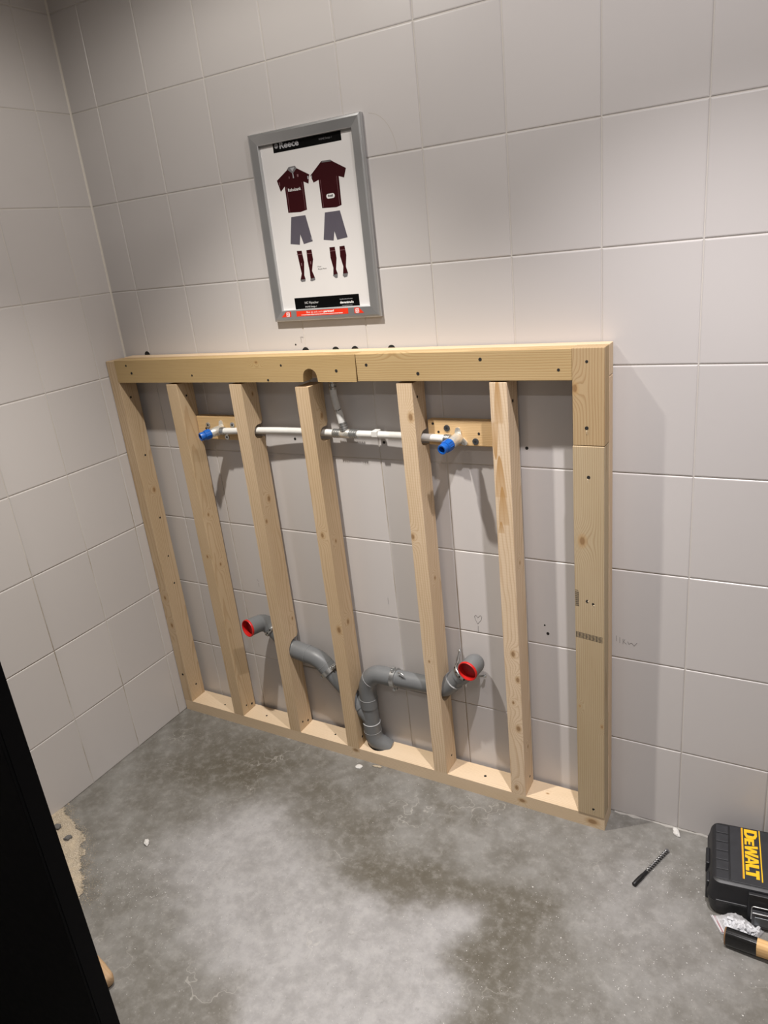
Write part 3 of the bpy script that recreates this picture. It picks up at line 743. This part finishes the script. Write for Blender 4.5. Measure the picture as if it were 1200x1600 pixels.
PD = {
'shirt1': [(0.7451, 1.7609), (0.7654, 1.7615), (0.7696, 1.7553), (0.8052, 1.7365), (0.7995, 1.7158), (0.7852, 1.7226), (0.7849, 1.6571), (0.764, 1.6536), (0.7255, 1.6557), (0.7257, 1.7182), (0.7113, 1.7074), (0.7035, 1.7345), (0.7395, 1.755)],
'collar1': [(0.7451, 1.7609), (0.7654, 1.7615), (0.7696, 1.7553), (0.7556, 1.7446), (0.7417, 1.7547)],
'inner1': [(0.7496, 1.7583), (0.7631, 1.7585), (0.7561, 1.7495)],
'placket1': [(0.7545, 1.7458), (0.7572, 1.7461), (0.7582, 1.7343), (0.755, 1.734)],
'shirt2': [(0.8483, 1.7616), (0.8715, 1.7609), (0.8791, 1.7558), (0.9137, 1.7368), (0.9054, 1.7165), (0.8907, 1.7216), (0.8894, 1.6565), (0.874, 1.653), (0.8311, 1.6554), (0.8309, 1.7208), (0.8149, 1.7162), (0.8082, 1.7335), (0.8438, 1.76)],
'collar2': [(0.8483, 1.7616), (0.8715, 1.7609), (0.8751, 1.7569), (0.8455, 1.7578)],
'pill': [(0.8486, 1.6834), (0.8525, 1.6862), (0.8696, 1.6858), (0.8726, 1.6828), (0.8707, 1.6775), (0.8662, 1.675), (0.8508, 1.6755), (0.8479, 1.6785)],
'shorts1': [(0.7327, 1.6449), (0.7774, 1.6449), (0.7899, 1.5808), (0.7609, 1.5764), (0.7537, 1.6006), (0.7479, 1.5758), (0.7185, 1.5802)],
'shorts2': [(0.8373, 1.6446), (0.8825, 1.6447), (0.8962, 1.5806), (0.8647, 1.5773), (0.8592, 1.5984), (0.8537, 1.5766), (0.8236, 1.5811)],
's1a': [(0.7353, 1.5619), (0.7509, 1.5613), (0.7542, 1.5325), (0.749, 1.5003), (0.7514, 1.49), (0.735, 1.4896), (0.7414, 1.5045), (0.7381, 1.5337)],
's1b': [(0.7661, 1.5611), (0.7821, 1.5614), (0.7835, 1.5373), (0.7756, 1.5092), (0.7818, 1.4915), (0.7677, 1.4899), (0.7678, 1.5098), (0.7653, 1.5352)],
's2a': [(0.8382, 1.5618), (0.8545, 1.5618), (0.8561, 1.5349), (0.8505, 1.5072), (0.8538, 1.4964), (0.8401, 1.4938), (0.8427, 1.5114), (0.8378, 1.5364)],
's2b': [(0.8688, 1.5615), (0.884, 1.5619), (0.8863, 1.5393), (0.8811, 1.512), (0.8853, 1.4959), (0.8699, 1.4952), (0.8733, 1.5126), (0.8674, 1.5374)],
't1a': [(0.7514, 1.49), (0.75, 1.4842), (0.7385, 1.4831), (0.7345, 1.4867), (0.735, 1.4896)],
't1b': [(0.7818, 1.4915), (0.7822, 1.4857), (0.7712, 1.4831), (0.7659, 1.4846), (0.7677, 1.4899)],
't2a': [(0.8538, 1.4964), (0.8523, 1.4866), (0.8464, 1.4856), (0.8385, 1.4922), (0.8403, 1.4952)],
't2b': [(0.8853, 1.4959), (0.8818, 1.4873), (0.8728, 1.4855), (0.8683, 1.4908), (0.8699, 1.4952)],
'bands': None}
for k in ('shirt1', 'shirt2'):
    printed('printed_shirt', [PD[k]], M_MAROON, 1)
printed('printed_shorts', [PD['shorts1']], M_SLATE, 1); printed('printed_shorts', [PD['shorts2']], M_SLATE, 1)
for a in ('1a', '1b', '2a', '2b'):
    printed('printed_sock', [PD['s' + a]], M_MAROON, 1); printed('printed_toe', [PD['t' + a]], M_PGREY, 1)
printed('printed_collar', [PD['collar1']], M_PGREY, 2); printed('printed_collar', [PD['collar2']], M_PGREY, 2)
printed('printed_collar', [PD['inner1'], PD['placket1']], M_PLGREY, 3)
rc = lambda x0, x1, z0, z1: [(x0, z0), (x1, z0), (x1, z1), (x0, z1)]
printed('printed_trim', [rc(.7337, .7518, 1.5522, 1.5534), rc(.7664, .7830, 1.5516, 1.5528), rc(.8383, .8553, 1.5519, 1.5531), rc(.8684, .8849, 1.5515, 1.5528),
        rc(.7305, .7313, 1.657, 1.716), rc(.7795, .7803, 1.658, 1.722), rc(.8355, .8363, 1.657, 1.720), rc(.8838, .8846, 1.658, 1.723),
        rc(.7420, .7445, 1.7345, 1.7395), rc(.7680, .7725, 1.7355, 1.7415), rc(.7095, .7115, 1.722, 1.730), rc(.7440, .7465, 1.524, 1.531), rc(.7735, .7760, 1.526, 1.533)], M_PTRIM, 2)
printed('printed_badge', [rc(.7985, .8025, 1.7265, 1.7335), rc(.8095, .8120, 1.7275, 1.7335), rc(.7855, .7870, 1.5845, 1.5905)], M_PLGREY, 2)
pill = []
for k in range(20):
    a = 2 * PI * k / 20; pill.append((.8603 + (.0068 if math.cos(a) > 0 else -.0068) + .0056 * math.cos(a), 1.6805 + .0056 * math.sin(a)))
printed('printed_patch', [pill], M_PWHITE, 2)
printed('printed_lettering', [rc(.8535 + .0036 * k, .8535 + .0036 * k + .0026, 1.6785, 1.6825 if k % 3 else 1.6838) for k in range(4)], M_PBLACK, 3)
printed('printed_band', [rc(.706, .910, 1.7979, 1.8190), ], M_PBLACK, 1)
printed('printed_band', [rc(.706, .9098, 1.4142, 1.4434)], M_PBLACK, 1)
def ptext(body, x, z, size, width, mat, lvl=2, bold=0.0, y0=-.0040, parent=None):
    me = text_me('printed_lettering', body, size, width, bold)
    for v in me.vertices: v.co = Vector((v.co.x + x, y0 - .00012 * lvl, v.co.y + z))
    return link('printed_lettering', me, mat, parent or paper)
ptext('Reece', .7265, 1.8058, .0205, .0590, M_PLGREY, 2, .0006)
ptext('HOME Design 1', .846, 1.8072, .0060, .037, M_PGREY)
# round flower-like emblem beside the name
st = []
for k in range(6):
    a = PI * k / 6; dx, dz = math.cos(a), math.sin(a)
    st.append([(.7165 + dx * u - dz * v_, 1.8130 + dz * u + dx * v_) for u, v_ in ((-.0062, -.0007), (.0062, -.0007), (.0062, .0007), (-.0062, .0007))])
printed('printed_emblem', st, M_PLGREY, 2)
ptext('Rabobank', .7348, 1.7050, .0100, .0400, M_PWHITE, 2, .0002)
ptext('HC Pijnacker', .7385, 1.4270, .0085, .0445, M_PWHITE)
ptext('HOME Design 1', .7390, 1.4175, .0056, .0365, M_PWHITE)
ptext('deventrade', .8500, 1.4222, .0080, .0425, M_PWHITE, 2, .0004)
printed('printed_lettering', [rc(.8505 + .0021 * k, .8505 + .0021 * k + .0016, 1.4322, 1.4334 if k % 4 else 1.4340) for k in range(19)] +
        [rc(.8560 + .0021 * k, .8560 + .0021 * k + .0015, 1.4164, 1.4173) for k in range(15)], M_PLGREY, 2)
ptext('Fluor', .7952, 1.5165, .0044, .0112, M_PBLACK); ptext('Royal Red', .7952, 1.5106, .0044, .0255, M_PBLACK)
# red sticker on the bottom rail (lies on its sloping face)
def sticker(name, polys, mat, lvl):
    vs = []; fs = []
    for L in polys:
        k = len(vs)
        for x, z in L:
            t = min(max((z - PZ0 - .009) / .0175, 0), 1.1)
            vs.append((x, -(.0147 - .0015 * t) - .00015 * lvl - .0001, z))
        fs.append(list(range(k, k + len(L))))
    o = link(name, mesh(name, vs, fs), mat, r_bot, None); return o
def stext(body, x, z, size, width, mat, bold=0.0):
    me = text_me('sticker_lettering', body, size, width, bold)
    for v in me.vertices:
        zz = v.co.y + z; t = min(max((zz - PZ0 - .009) / .0175, 0), 1.1)
        v.co = Vector((v.co.x + x, -(.0147 - .0015 * t) - .0004, zz))
    link('sticker_lettering', me, mat, r_bot)
zb, zt = 1.3965, 1.4105
sticker('red_sticker', [[(.663, zb), (.6955, zb), (.6955, zt), (.679, zt)], rc(.7135, .8785, zb, zt), [(.8975, zb), (.926, zb), (.911, zt), (.8975, zt)]], M_PRED, 1)
def rr(x0, x1, z0, z1, r=.0012): return [(x0 + r, z0), (x1 - r, z0), (x1, z0 + r), (x1, z1 - r), (x1 - r, z1), (x0 + r, z1), (x0, z1 - r), (x0, z0 + r)]
sticker('sticker_logo', [rr(.6800, .6910, 1.3975, 1.4085), rr(.9010, .9115, 1.3975, 1.4085)], M_PWHITE, 2)
for x in (.6810, .9020):
    sticker('sticker_logo', [rc(x + .0012, x + .0036, 1.3990, 1.4022), rc(x + .0052, x + .0076, 1.3990, 1.4022), rc(x + .0012, x + .0036, 1.4040, 1.4072), rc(x + .0052, x + .0076, 1.4040, 1.4072), rc(x + .0036, x + .0052, 1.4025, 1.4036)], M_PRED, 3)
stext("Ben jij ook zo'n", .7470, 1.4040, .0066, .0520, M_PWHITE)
stext("partner?", .8020, 1.4040, .0066, .0330, M_PWHITE, .0004)
sticker('sticker_lettering', [rc(.7290 + .0029 * k, .7290 + .0029 * k + (.0024 if k % 5 else .0019), 1.3988, 1.4006) for k in range(46)], M_PWHITE, 2)
#==PART3==
# ------------------------------------------------------------------ power tool case
M_CASE = plain('black_case_plastic', (0.011, 0.0115, 0.0135), 0.45, var=.25, scale=40, bump=.15)
M_CASE2 = plain('scuffed_case_plastic', (0.022, 0.023, 0.027), 0.55, var=.35, scale=55, bump=.2)
M_YEL = plain('yellow_print', (0.80, 0.47, 0.012), 0.45, var=.04)
M_YEL2 = plain('orange_edge', (0.50, 0.20, 0.01), 0.5)
M_GREYPL = plain('grey_latch', (0.07, 0.072, 0.078), 0.35, var=.2)
TC = empty('tool_case', (1.824, -0.246, 0), 'black plastic power tool case with yellow lettering on the floor against the wall', 'tool case', rot=(0, 0, math.radians(6.5)))
LX, LY, LZ = .245, .210, .098
def rrect(x0, x1, y0, y1, r, n=6):
    P = []
    for cx, cy, a0 in ((x1 - r, y1 - r, 0), (x0 + r, y1 - r, 90), (x0 + r, y0 + r, 180), (x1 - r, y0 + r, 270)):
        for k in range(n + 1):
            a = math.radians(a0 + 90 * k / n); P.append((cx + r * math.cos(a), cy + r * math.sin(a)))
    return P
def loft(name, layers, mat, parent, cap=True):
    """layers: (z, inset, corner radius)"""
    bm = bmesh.new(); prev = None; first = None
    for z, i_, r in layers:
        rg = [bm.verts.new((x, y, z)) for x, y in rrect(i_, LX - i_, i_, LY - i_, r)]
        if prev:
            n = len(rg)
            for k in range(n): bm.faces.new((prev[k], prev[(k + 1) % n], rg[(k + 1) % n], rg[k]))
        else: first = rg
        prev = rg
    bm.faces.new(first[::-1]); bm.faces.new(prev)
    me = bm_mesh(name, bm, True); me.set_sharp_from_angle(angle=math.radians(35))
    return link(name, me, mat, parent)
loft('case_base', [(0, .012, .018), (.004, .007, .02), (.030, .002, .02), (.0455, .0, .02), (.047, .0015, .02)], M_CASE, TC)
lid = loft('case_lid', [(.0472, .0015, .02), (.0487, -.0005, .02), (.052, -.0005, .02), (.055, .001, .02), (.088, .006, .02), (.0945, .009, .018), (LZ - .001, .0135, .016), (LZ, .016, .014)], M_CASE, TC)
for k in range(6):
    y0 = .0185 + k * .0292
    link('lid_rib', box_me('lid_rib', .0165, .0445, y0, y0 + .0262, LZ - .001, LZ + .0012, .0012), M_CASE2, lid)
link('lid_panel', box_me('lid_panel', .0475, LX - .05, .017, LY - .017, LZ - .001, LZ + .0016, .0012), M_CASE2, lid)
link('lid_rib', box_me('lid_rib', LX - .047, LX - .017, .0185, LY - .0185, LZ - .001, LZ + .0012, .0012), M_CASE2, lid)
# seam strip, side catch
link('seam_line', box_me('seam_line', .018, .083, -.0016, 0.001, .050, .0525, .0006), M_GREYPL, TC)
link('side_catch', box_me('side_catch', -.0045, .004, .085, .135, .040, .072, .002), M_CASE, TC)
link('side_catch', box_me('side_catch', -.0035, .006, .030, .062, .016, .070, .003), M_CASE, TC)
link('front_recess', box_me('front_recess', .084, LX - .03, -.0035, .006, .012, .092, .002), M_CASE, TC)
# latch: wire frame and plate
lt = link('latch', box_me('latch', .0935, .150, -.0135, -.003, .006, .050, .0025), M_GREYPL, TC)
link('latch_plate', box_me('latch_plate', .099, .145, -.0155, -.0130, .016, .040, .0012), M_DARKSTEEL, lt)
link('latch_wire', tube_me('latch_wire', fillet([(.0925, -.0125, .030), (.0925, -.0105, .066), (.152, -.0105, .066), (.152, -.0125, .030)], .006), .0013, 10), M_ZINC, lt)
link('latch_wire', tube_me('latch_wire', [(.094, -.0145, .0505), (.150, -.0145, .0505)], .0012, 10), M_ZINC, lt)
# lettering: runs from the wall edge towards the front, tops of the letters to the right
GL = {  # block letters on a 0..w by 0..1 grid, holes bridged
 'D': (.86, [[(0, 0), (.52, 0), (.80, .14), (.86, .34), (.86, .66), (.80, .86), (.52, 1), (0, 1), (0, .5), (.30, .5), (.30, .80), (.46, .80), (.56, .70), (.56, .30), (.46, .20), (.30, .20), (.30, .5), (0, .5)]]),
 'E': (.62, [[(0, 0), (.62, 0), (.62, .22), (.27, .22), (.27, .40), (.55, .40), (.55, .60), (.27, .60), (.27, .78), (.62, .78), (.62, 1), (0, 1)]]),
 'W': (1.30, [[(.20, 0), (.48, 0), (.64, .52), (.80, 0), (1.08, 0), (1.30, 1), (1.02, 1), (.92, .42), (.78, .92), (.52, .92), (.37, .42), (.28, 1), (0, 1)]]),
 'A': (1.0, [[(0, 0), (.28, 0), (.34, .20), (.66, .20), (.72, 0), (1.0, 0), (.66, 1), (.34, 1)]]),
 'L': (.66, [[(0, 0), (.66, 0), (.66, .26), (.30, .26), (.30, 1), (0, 1)]]),
 'T': (.80, [[(.25, 0), (.55, 0), (.55, .75), (.80, .75), (.80, 1), (0, 1), (0, .75), (.25, .75)]]),
}
def case_letters():
    X0, X1 = .0800, .1085            # baseline and cap line (local x)
    Y = .1905; h = X1 - X0
    seq = [('D', 1.0, .030), ('E', .74, .021), ('W', 1.0, .036), ('A', 1.0, .031), ('L', 1.0, .022), ('T', 1.0, .0255)]
    for ch, hs, wd in seq:
        gw, polys = GL[ch]
        vs = []; fs = []
        for P in polys:
            k = len(vs); n = len(P)
            for z in (LZ + .0012, LZ + .0024):
                vs += [(X0 + v_ * h * hs, Y - u / gw * wd, z) for u, v_ in P]
            fs.append(list(range(k + n, k + 2 * n)))
            for i in range(n): fs.append((k + i, k + (i + 1) % n, k + n + (i + 1) % n, k + n + i))
        bm = bmesh.new(); me0 = bpy.data.meshes.new('letter'); me0.from_pydata(vs, [], fs); bm.from_mesh(me0); bpy.data.meshes.remove(me0)
        bmesh.ops.triangulate(bm, faces=[f for f in bm.faces if len(f.verts) > 4])
        link('letter', bm_mesh('letter', bm), M_YEL, lid)
        if ch == 'A':
            link('letter_counter', mesh('letter_counter', [(X0 + .36 * h, Y - .40 * wd, LZ + .0026), (X0 + .36 * h, Y - .60 * wd, LZ + .0026), (X0 + .72 * h, Y - .50 * wd, LZ + .0026)], [(0, 1, 2)]), M_CASE2, lid)
        Y -= wd - (.004 if ch in 'WL' else -.0003) - (.0045 if ch == 'A' else 0)
    for x in (.0745, .1125):
        link('yellow_stripe', box_me('yellow_stripe', x, x + .0025, .031, .1925, LZ + .0012, LZ + .0024), M_YEL, lid)
    link('orange_stripe', box_me('orange_stripe', .0728, .0745, .031, .1925, LZ + .0012, LZ + .0020), M_YEL2, lid)
case_letters()

# ------------------------------------------------------------------ zip bag with white plugs
tb_ = NT('clear_polythene')
tb_.set(Base_Color=(.80, .80, .82, 1), Roughness=.14, Alpha=.42, Specular_IOR_Level=.8)
M_POLY = tb_.m
M_PLUG = plain('white_nylon', (0.70, 0.71, 0.74), 0.45)
BG = empty('zip_bag', (1.885, -.270, 0), 'crumpled clear zip bag of white plugs on the floor before the tool case', 'plastic bag')
bA, bB, bC, bD = (1.833, -.250), (1.860, -.290), (1.925, -.2915), (1.946, -.247)
def bagp(u, v): return tuple((bA[i] * (1 - u) + bD[i] * u) * (1 - v) + (bB[i] * (1 - u) + bC[i] * u) * v - (1.885, -.270)[i] for i in (0, 1))
nu, nv = 26, 16; rb = random.Random(4)
hts = [[0.0] * (nv + 1) for _ in range(nu + 1)]
for i in range(nu + 1):
    for j in range(nv + 1):
        u, v = i / nu, j / nv
        e_ = min(1, 6 * min(u, 1 - u, v, 1 - v) + .08) if u > .18 else .25
        hts[i][j] = .0025 + .024 * max(0, 1 - v * 1.25) * math.sin(PI * min(1, u * 1.15)) ** .8 * min(1, u * 3) + e_ * (.012 + .010 * u * (1 - v)) * (.75 + .45 * math.sin(9 * u + 5 * v) * math.sin(7 * v - 4 * u) + rb.uniform(-.18, .18))
vs = []; fs = []
for L_ in (0, 1):
    for i in range(nu + 1):
        for j in range(nv + 1):
            x, y = bagp(i / nu, j / nv); vs.append((x, y, hts[i][j] if L_ == 0 else .0006))
q = lambda L_, i, j: L_ * (nu + 1) * (nv + 1) + i * (nv + 1) + j
for i in range(nu):
    for j in range(nv):
        fs.append((q(0, i, j), q(0, i + 1, j), q(0, i + 1, j + 1), q(0, i, j + 1))); fs.append((q(1, i, j), q(1, i, j + 1), q(1, i + 1, j + 1), q(1, i + 1, j)))
for i in range(nu):
    for j in (0, nv): fs.append((q(0, i, j), q(0, i + 1, j), q(1, i + 1, j), q(1, i, j)))
for j in range(nv):
    for i in (0, nu): fs.append((q(0, i, j), q(0, i, j + 1), q(1, i, j + 1), q(1, i, j)))
link('bag_film', mesh('bag_film', vs, fs, True), M_POLY, BG)
M_ZIP1 = plain('zip_white', (.66, .64, .66), .4); M_ZIP2 = plain('zip_red', (.42, .22, .24), .4)
for k, (u0, m_) in enumerate(((.015, M_ZIP1), (.060, M_ZIP2), (.105, M_ZIP1))):
    pts = [bagp(u0 + .015, .03 + .94 * t_ / 6) for t_ in range(7)]
    link('zip_strip', tube_me('zip_strip', [(x, y, .0062) for x, y in pts], .0013, 8), m_, BG)
vs = []; fs = []
for k in range(120):
    u, v = rb.uniform(.24, .92), rb.uniform(.14, .86); x, y = bagp(u, v); a = rb.uniform(0, PI); l, r = rb.uniform(.008, .014), rb.uniform(.0022, .0038)
    z = .0035 + rb.uniform(.2, .8) * hts[int(u * nu)][int(v * nv)]
    dx, dy = math.cos(a) * l / 2, math.sin(a) * l / 2; nx, ny = -math.sin(a) * r, math.cos(a) * r; b = len(vs)
    for s_ in (-1, 1):
        for (p_, zz) in ((1, 0), (0, r), (-1, 0), (0, -r)): vs.append((x + s_ * dx + p_ * nx, y + s_ * dy + p_ * ny, z + zz))
    for m in range(4): fs.append((b + m, b + (m + 1) % 4, b + 4 + (m + 1) % 4, b + 4 + m))
    fs += [(b, b + 1, b + 2, b + 3), (b + 7, b + 6, b + 5, b + 4)]
link('white_plugs', mesh('white_plugs', vs, fs), M_PLUG, BG, kind='stuff')

# ------------------------------------------------------------------ hammer
M_LACQ = plain('black_lacquered_grip', (0.006, 0.006, 0.006), 0.16, var=.2)
M_HICK = wood('ash_handle', 'X', 31, tint=(.66, .42, .19), spacing=.006, line=.35, pith=(.03, .02))
M_RIM = plain('worn_wood_rim', (.22, .12, .055), .6, var=.2)
M_STEEL = plain('forged_steel', (.20, .20, .21), .4, .9, var=.2)
HM = empty('hammer', (1.869, -.3085, .0215), 'wooden hammer handle with glossy black dipped end, beside the zip bag', 'hammer', rot=(0, math.radians(-3.5), math.radians(-4.5)))
def oval(name, xs, mat, parent, seg=24):
    bm = bmesh.new(); prev = None; first = None
    for x, ry, rz in xs:
        rg = []
        for k in range(seg):
            a = 2 * PI * k / seg; c, s_ = math.cos(a), math.sin(a)
            sx = lambda t_: math.copysign(abs(t_) ** .72, t_)
            rg.append(bm.verts.new((x, ry * sx(c), rz * sx(s_))))
        if prev:
            for k in range(seg): bm.faces.new((prev[k], prev[(k + 1) % seg], rg[(k + 1) % seg], rg[k]))
        else: first = rg
        prev = rg
    bm.faces.new(first[::-1]); bm.faces.new(prev)
    me = bm_mesh(name, bm, True); me.set_sharp_from_angle(angle=math.radians(50))
    return link(name, me, mat, parent)
oval('grip_end', [(.0, .0125, .0175), (.0012, .0145, .0195), (.0036, .0150, .0200)], M_RIM, HM)
oval('black_grip', [(.0034, .0152, .0203), (.02, .0152, .0203), (.066, .0148, .0195)], M_LACQ, HM)
oval('handle', [(.0655, .0145, .0192), (.12, .0135, .0175), (.20, .0125, .0160), (.262, .0120, .0150)], M_HICK, HM)
hh = link('hammer_head', box_me('hammer_head', .226, .256, -.045, .045, -.018, .018, .005), M_STEEL, HM)

# ------------------------------------------------------------------ masonry drill bit
M_BITD = plain('black_oxide', (.028, .028, .030), .4, .6, var=.3)
M_BITS = plain('worn_steel', (.34, .34, .34), .38, .85, var=.35, scale=300)
p0, p1 = Vector((1.656, -.236, .0058)), Vector((1.713, -.090, .0050)); ax_ = (p1 - p0).normalized()
DB = empty('drill_bit', p0, 'masonry drill bit with a dark shank lying on the concrete floor', 'drill bit', rot=(0, 0, math.atan2(ax_.y, ax_.x)))
LB = (p1 - p0).length
link('shank', tube_me('shank', [(0, 0, 0), (.0012, 0, 0), (.040, 0, 0), (.0415, 0, 0), (.058, 0, 0)], [.0046, .0055, .0055, .0046, .0044], 20), M_BITD, DB)
for s_ in (-1, 1):
    link('shank_slot', box_me('shank_slot', .008, .028, s_ * .0028 - .0011, s_ * .0028 + .0011, .0040, .0056, .0004), M_HOLE, DB)
bm = bmesh.new(); prev = None; sg = 20; nst = 90
for i in range(nst + 1):
    x = .057 + (LB - .008 - .057) * i / nst; tw = 2 * PI * 5.5 * i / nst; rg = []
    for k in range(sg):
        a = 2 * PI * k / sg; r = .0047 - .0019 * max(0, math.cos(2 * (a - tw))) ** 1.2
        rg.append(bm.verts.new((x, r * math.cos(a), r * math.sin(a))))
    if prev:
        for k in range(sg):
            f = bm.faces.new((prev[k], prev[(k + 1) % sg], rg[(k + 1) % sg], rg[k]))
            a = 2 * PI * (k + .5) / sg; f.material_index = 1 if math.cos(2 * (a - tw)) > -.1 else 0
    else: bm.faces.new(rg[::-1])
    prev = rg
bm.faces.new(prev)
me = bm_mesh('flute', bm, True); me.materials.append(M_BITS); me.materials.append(M_BITD); link('flute', me, None, DB)
link('carbide_tip', prism_me('carbide_tip', [(LB - .0085, -.0052), (LB - .003, -.0052), (LB, 0), (LB - .003, .0052), (LB - .0085, .0052)], 'Z', -.0012, .0012), M_STEEL, DB)

# ------------------------------------------------------------------ wooden handle peeping out behind the door
M_OLDWOOD = wood('old_beech', 'X', 41, tint=(.40, .265, .145), line=.25, spacing=.006)
WH = empty('wooden_handle', (.634, -1.000, .020), 'rounded tan wooden tool handle on the floor, half hidden by the black door', 'tool handle', rot=(0, 0, math.radians(166)))
oval('handle', [(0, .007, .008), (.003, .013, .014), (.012, .0165, .017), (.05, .0175, .018), (.11, .0150, .015), (.22, .013, .013)], M_OLDWOOD, WH)
link('metal_socket', tube_me('metal_socket', [(.215, 0, 0), (.26, 0, -.004), (.30, 0, -.012)], [.0138, .010, .007], 16), M_STEEL, WH)

# ------------------------------------------------------------------ debris
M_SAND = None
def sand_mat():
    t = NT('sawdust'); p = t.pos()
    n = t.noise(p, 420.0, 3, .7); n2 = t.noise(p, 40.0, 3)
    c = t.mix(t.maprange(n, .35, .7), (.24, .20, .145, 1), (.60, .52, .41, 1))
    c = t.mix(t.maprange(n2, .35, .75, 0, .5), c, (.55, .45, .32, 1))
    t.set(Base_Color=c, Roughness=.95); t.bump(n, .6, .002); return t.m
M_SAND = sand_mat()
M_WHITEDUST = plain('plaster_white', (.60, .585, .56), .9, var=.12, scale=200, bump=.3)
M_STONE = plain('grey_mortar_lump', (.13, .125, .12), .9, var=.3, scale=200, bump=.4)
rs = random.Random(11)
# swept heap of sawdust in the corner under the left wall
EDGE = [(-.615, .004), (-.64, .016), (-.66, .060), (-.675, .125), (-.70, .175), (-.735, .215), (-.77, .255), (-.80, .305), (-.84, .345), (-.90, .330), (-.96, .24), (-1.02, .12), (-1.08, .01)]
def edge_x(y):
    for (ya, xa), (yb, xb) in zip(EDGE, EDGE[1:]):
        if yb <= y <= ya: return xa + (xb - xa) * (y - ya) / (yb - ya)
    return 0
gx, gy = 64, 84; vs = []; fs = []; keep = {}
from mathutils import noise as mn
for j in range(gy + 1):
    y = -.612 - .47 * j / gy
    for i in range(gx + 1):
        x = .38 * i / gx; ex = edge_x(y) + .028 * mn.noise(Vector((x * 20, y * 60, 3))) + .012 * mn.noise(Vector((x * 90, y * 90, 1)))
        d = ex - x
        h = min(.0060, max(0, d) * .09) * (1 + .7 * mn.noise(Vector((x * 60, y * 60, 0)))) + .0010 * mn.noise(Vector((x * 300, y * 300, 5)))
        if d > 0: keep[(i, j)] = len(vs); vs.append((x, y, max(.0004, h + .0005)))
for j in range(gy):
    for i in range(gx):
        c4 = [(i, j), (i + 1, j), (i + 1, j + 1), (i, j + 1)]
        if all(c in keep for c in c4): fs.append([keep[c] for c in c4])
# loose grains at its rim
def flake(vs, fs, x, y, z, s_, rnd):
    k = len(vs); a = rnd.uniform(0, 2 * PI)
    for q_ in range(4):
        aa = a + q_ * PI / 2 + rnd.uniform(-.4, .4); r = s_ * rnd.uniform(.5, 1.2)
        vs.append((x + r * math.cos(aa), y + r * math.sin(aa) * .75, z + .0002))
    vs.append((x, y, z + s_ * .55))
    for q_ in range(4): fs.append((k + q_, k + (q_ + 1) % 4, k + 4))
for _ in range(2600):
    y = rs.uniform(-.62, -1.0); ex = edge_x(y); x = ex + abs(rs.gauss(0, .035)) - .02
    if x > .003: flake(vs, fs, x, y, .0004 if x > ex else .003, rs.uniform(.0007, .0018), rs)
link('sawdust_heap', mesh('sawdust_heap', vs, fs), M_SAND, label='pale sawdust swept along the left wall beside the black door', category='sawdust', kind='stuff')
vs = []; fs = []
def scat(n, cx, cy, sx, sy, s0, s1):
    for _ in range(n):
        x, y = rs.gauss(cx, sx), rs.gauss(cy, sy)
        if .01 < x < 2.5 and -1.6 < y < -.092: flake(vs, fs, x, y, 0, s0 + (s1 - s0) * rs.random() ** 3, rs)
scat(420, .42, -.76, .10, .07, .0006, .0020); scat(260, .60, -.72, .14, .12, .0006, .0018); scat(420, 1.72, -.42, .16, .13, .0007, .0024)
scat(200, 1.75, -.15, .08, .05, .0007, .0020); scat(420, 1.0, -.65, .40, .22, .0006, .0018); scat(160, 1.45, -.60, .12, .12, .0006, .0018); scat(140, 1.1, -.13, .35, .04, .0006, .0016)
scat(160, 1.60, -.75, .2, .15, .0006, .002)
link('dust_flakes', mesh('dust_flakes', vs, fs), M_WHITEDUST, label='white plaster flakes scattered over the grey concrete floor', category='debris', kind='stuff')
def lump(name, loc, size, mat, label, cat, seed, group=None):
    bm = bmesh.new(); bmesh.ops.create_icosphere(bm, subdivisions=3, radius=1.0)
    for v in bm.verts:
        k = 1 + .38 * mn.noise(v.co * 1.7 + Vector((seed, 0, 0))) + .16 * mn.noise(v.co * 5 + Vector((0, seed, 0)))
        v.co *= k; v.co = Vector((v.co.x * size[0], v.co.y * size[1], max(v.co.z, -.55) * size[2]))
    zmin = min(v.co.z for v in bm.verts)
    for v in bm.verts: v.co.z -= zmin
    o = link(name, bm_mesh(name, bm, True), mat, None, loc); o['label'] = label; o['category'] = cat
    if group: o['group'] = group
    o.rotation_euler = (0, 0, seed)
lump('plaster_crumb', (.370, -.636, 0), (.0125, .0075, .006), M_WHITEDUST, 'white plaster crumb alone on the dark floor between door and frame', 'crumb', 2.4)
lump('plaster_pile', (1.722, -.017, 0), (.016, .008, .0045), M_WHITEDUST, 'little white dust pile at the foot of the back wall near the drill bit', 'dust', 5.2)
lump('plaster_spot', (.782, -.116, 0), (.011, .009, .0018), M_WHITEDUST, 'flat pale plaster blob against the bottom plate below the drain pipe', 'dust', .3)
lump('mortar_lump', (0.134, -0.725, .004), (.012, .008, .007), M_STONE, 'dark grey mortar lump in the sawdust, farther from the black door', 'mortar lump', 1.1)
lump('mortar_lump', (0.065, -0.708, .004), (.013, .010, .009), M_STONE, 'dark grey mortar lump in the sawdust, nearest the black door edge', 'mortar lump', 3.3)
lump('wood_chip', (.838, -.0945, 0), (.016, .004, .003), M_SAND, 'pale wood splinter on the floor along the bottom plate edge', 'splinter', .15)
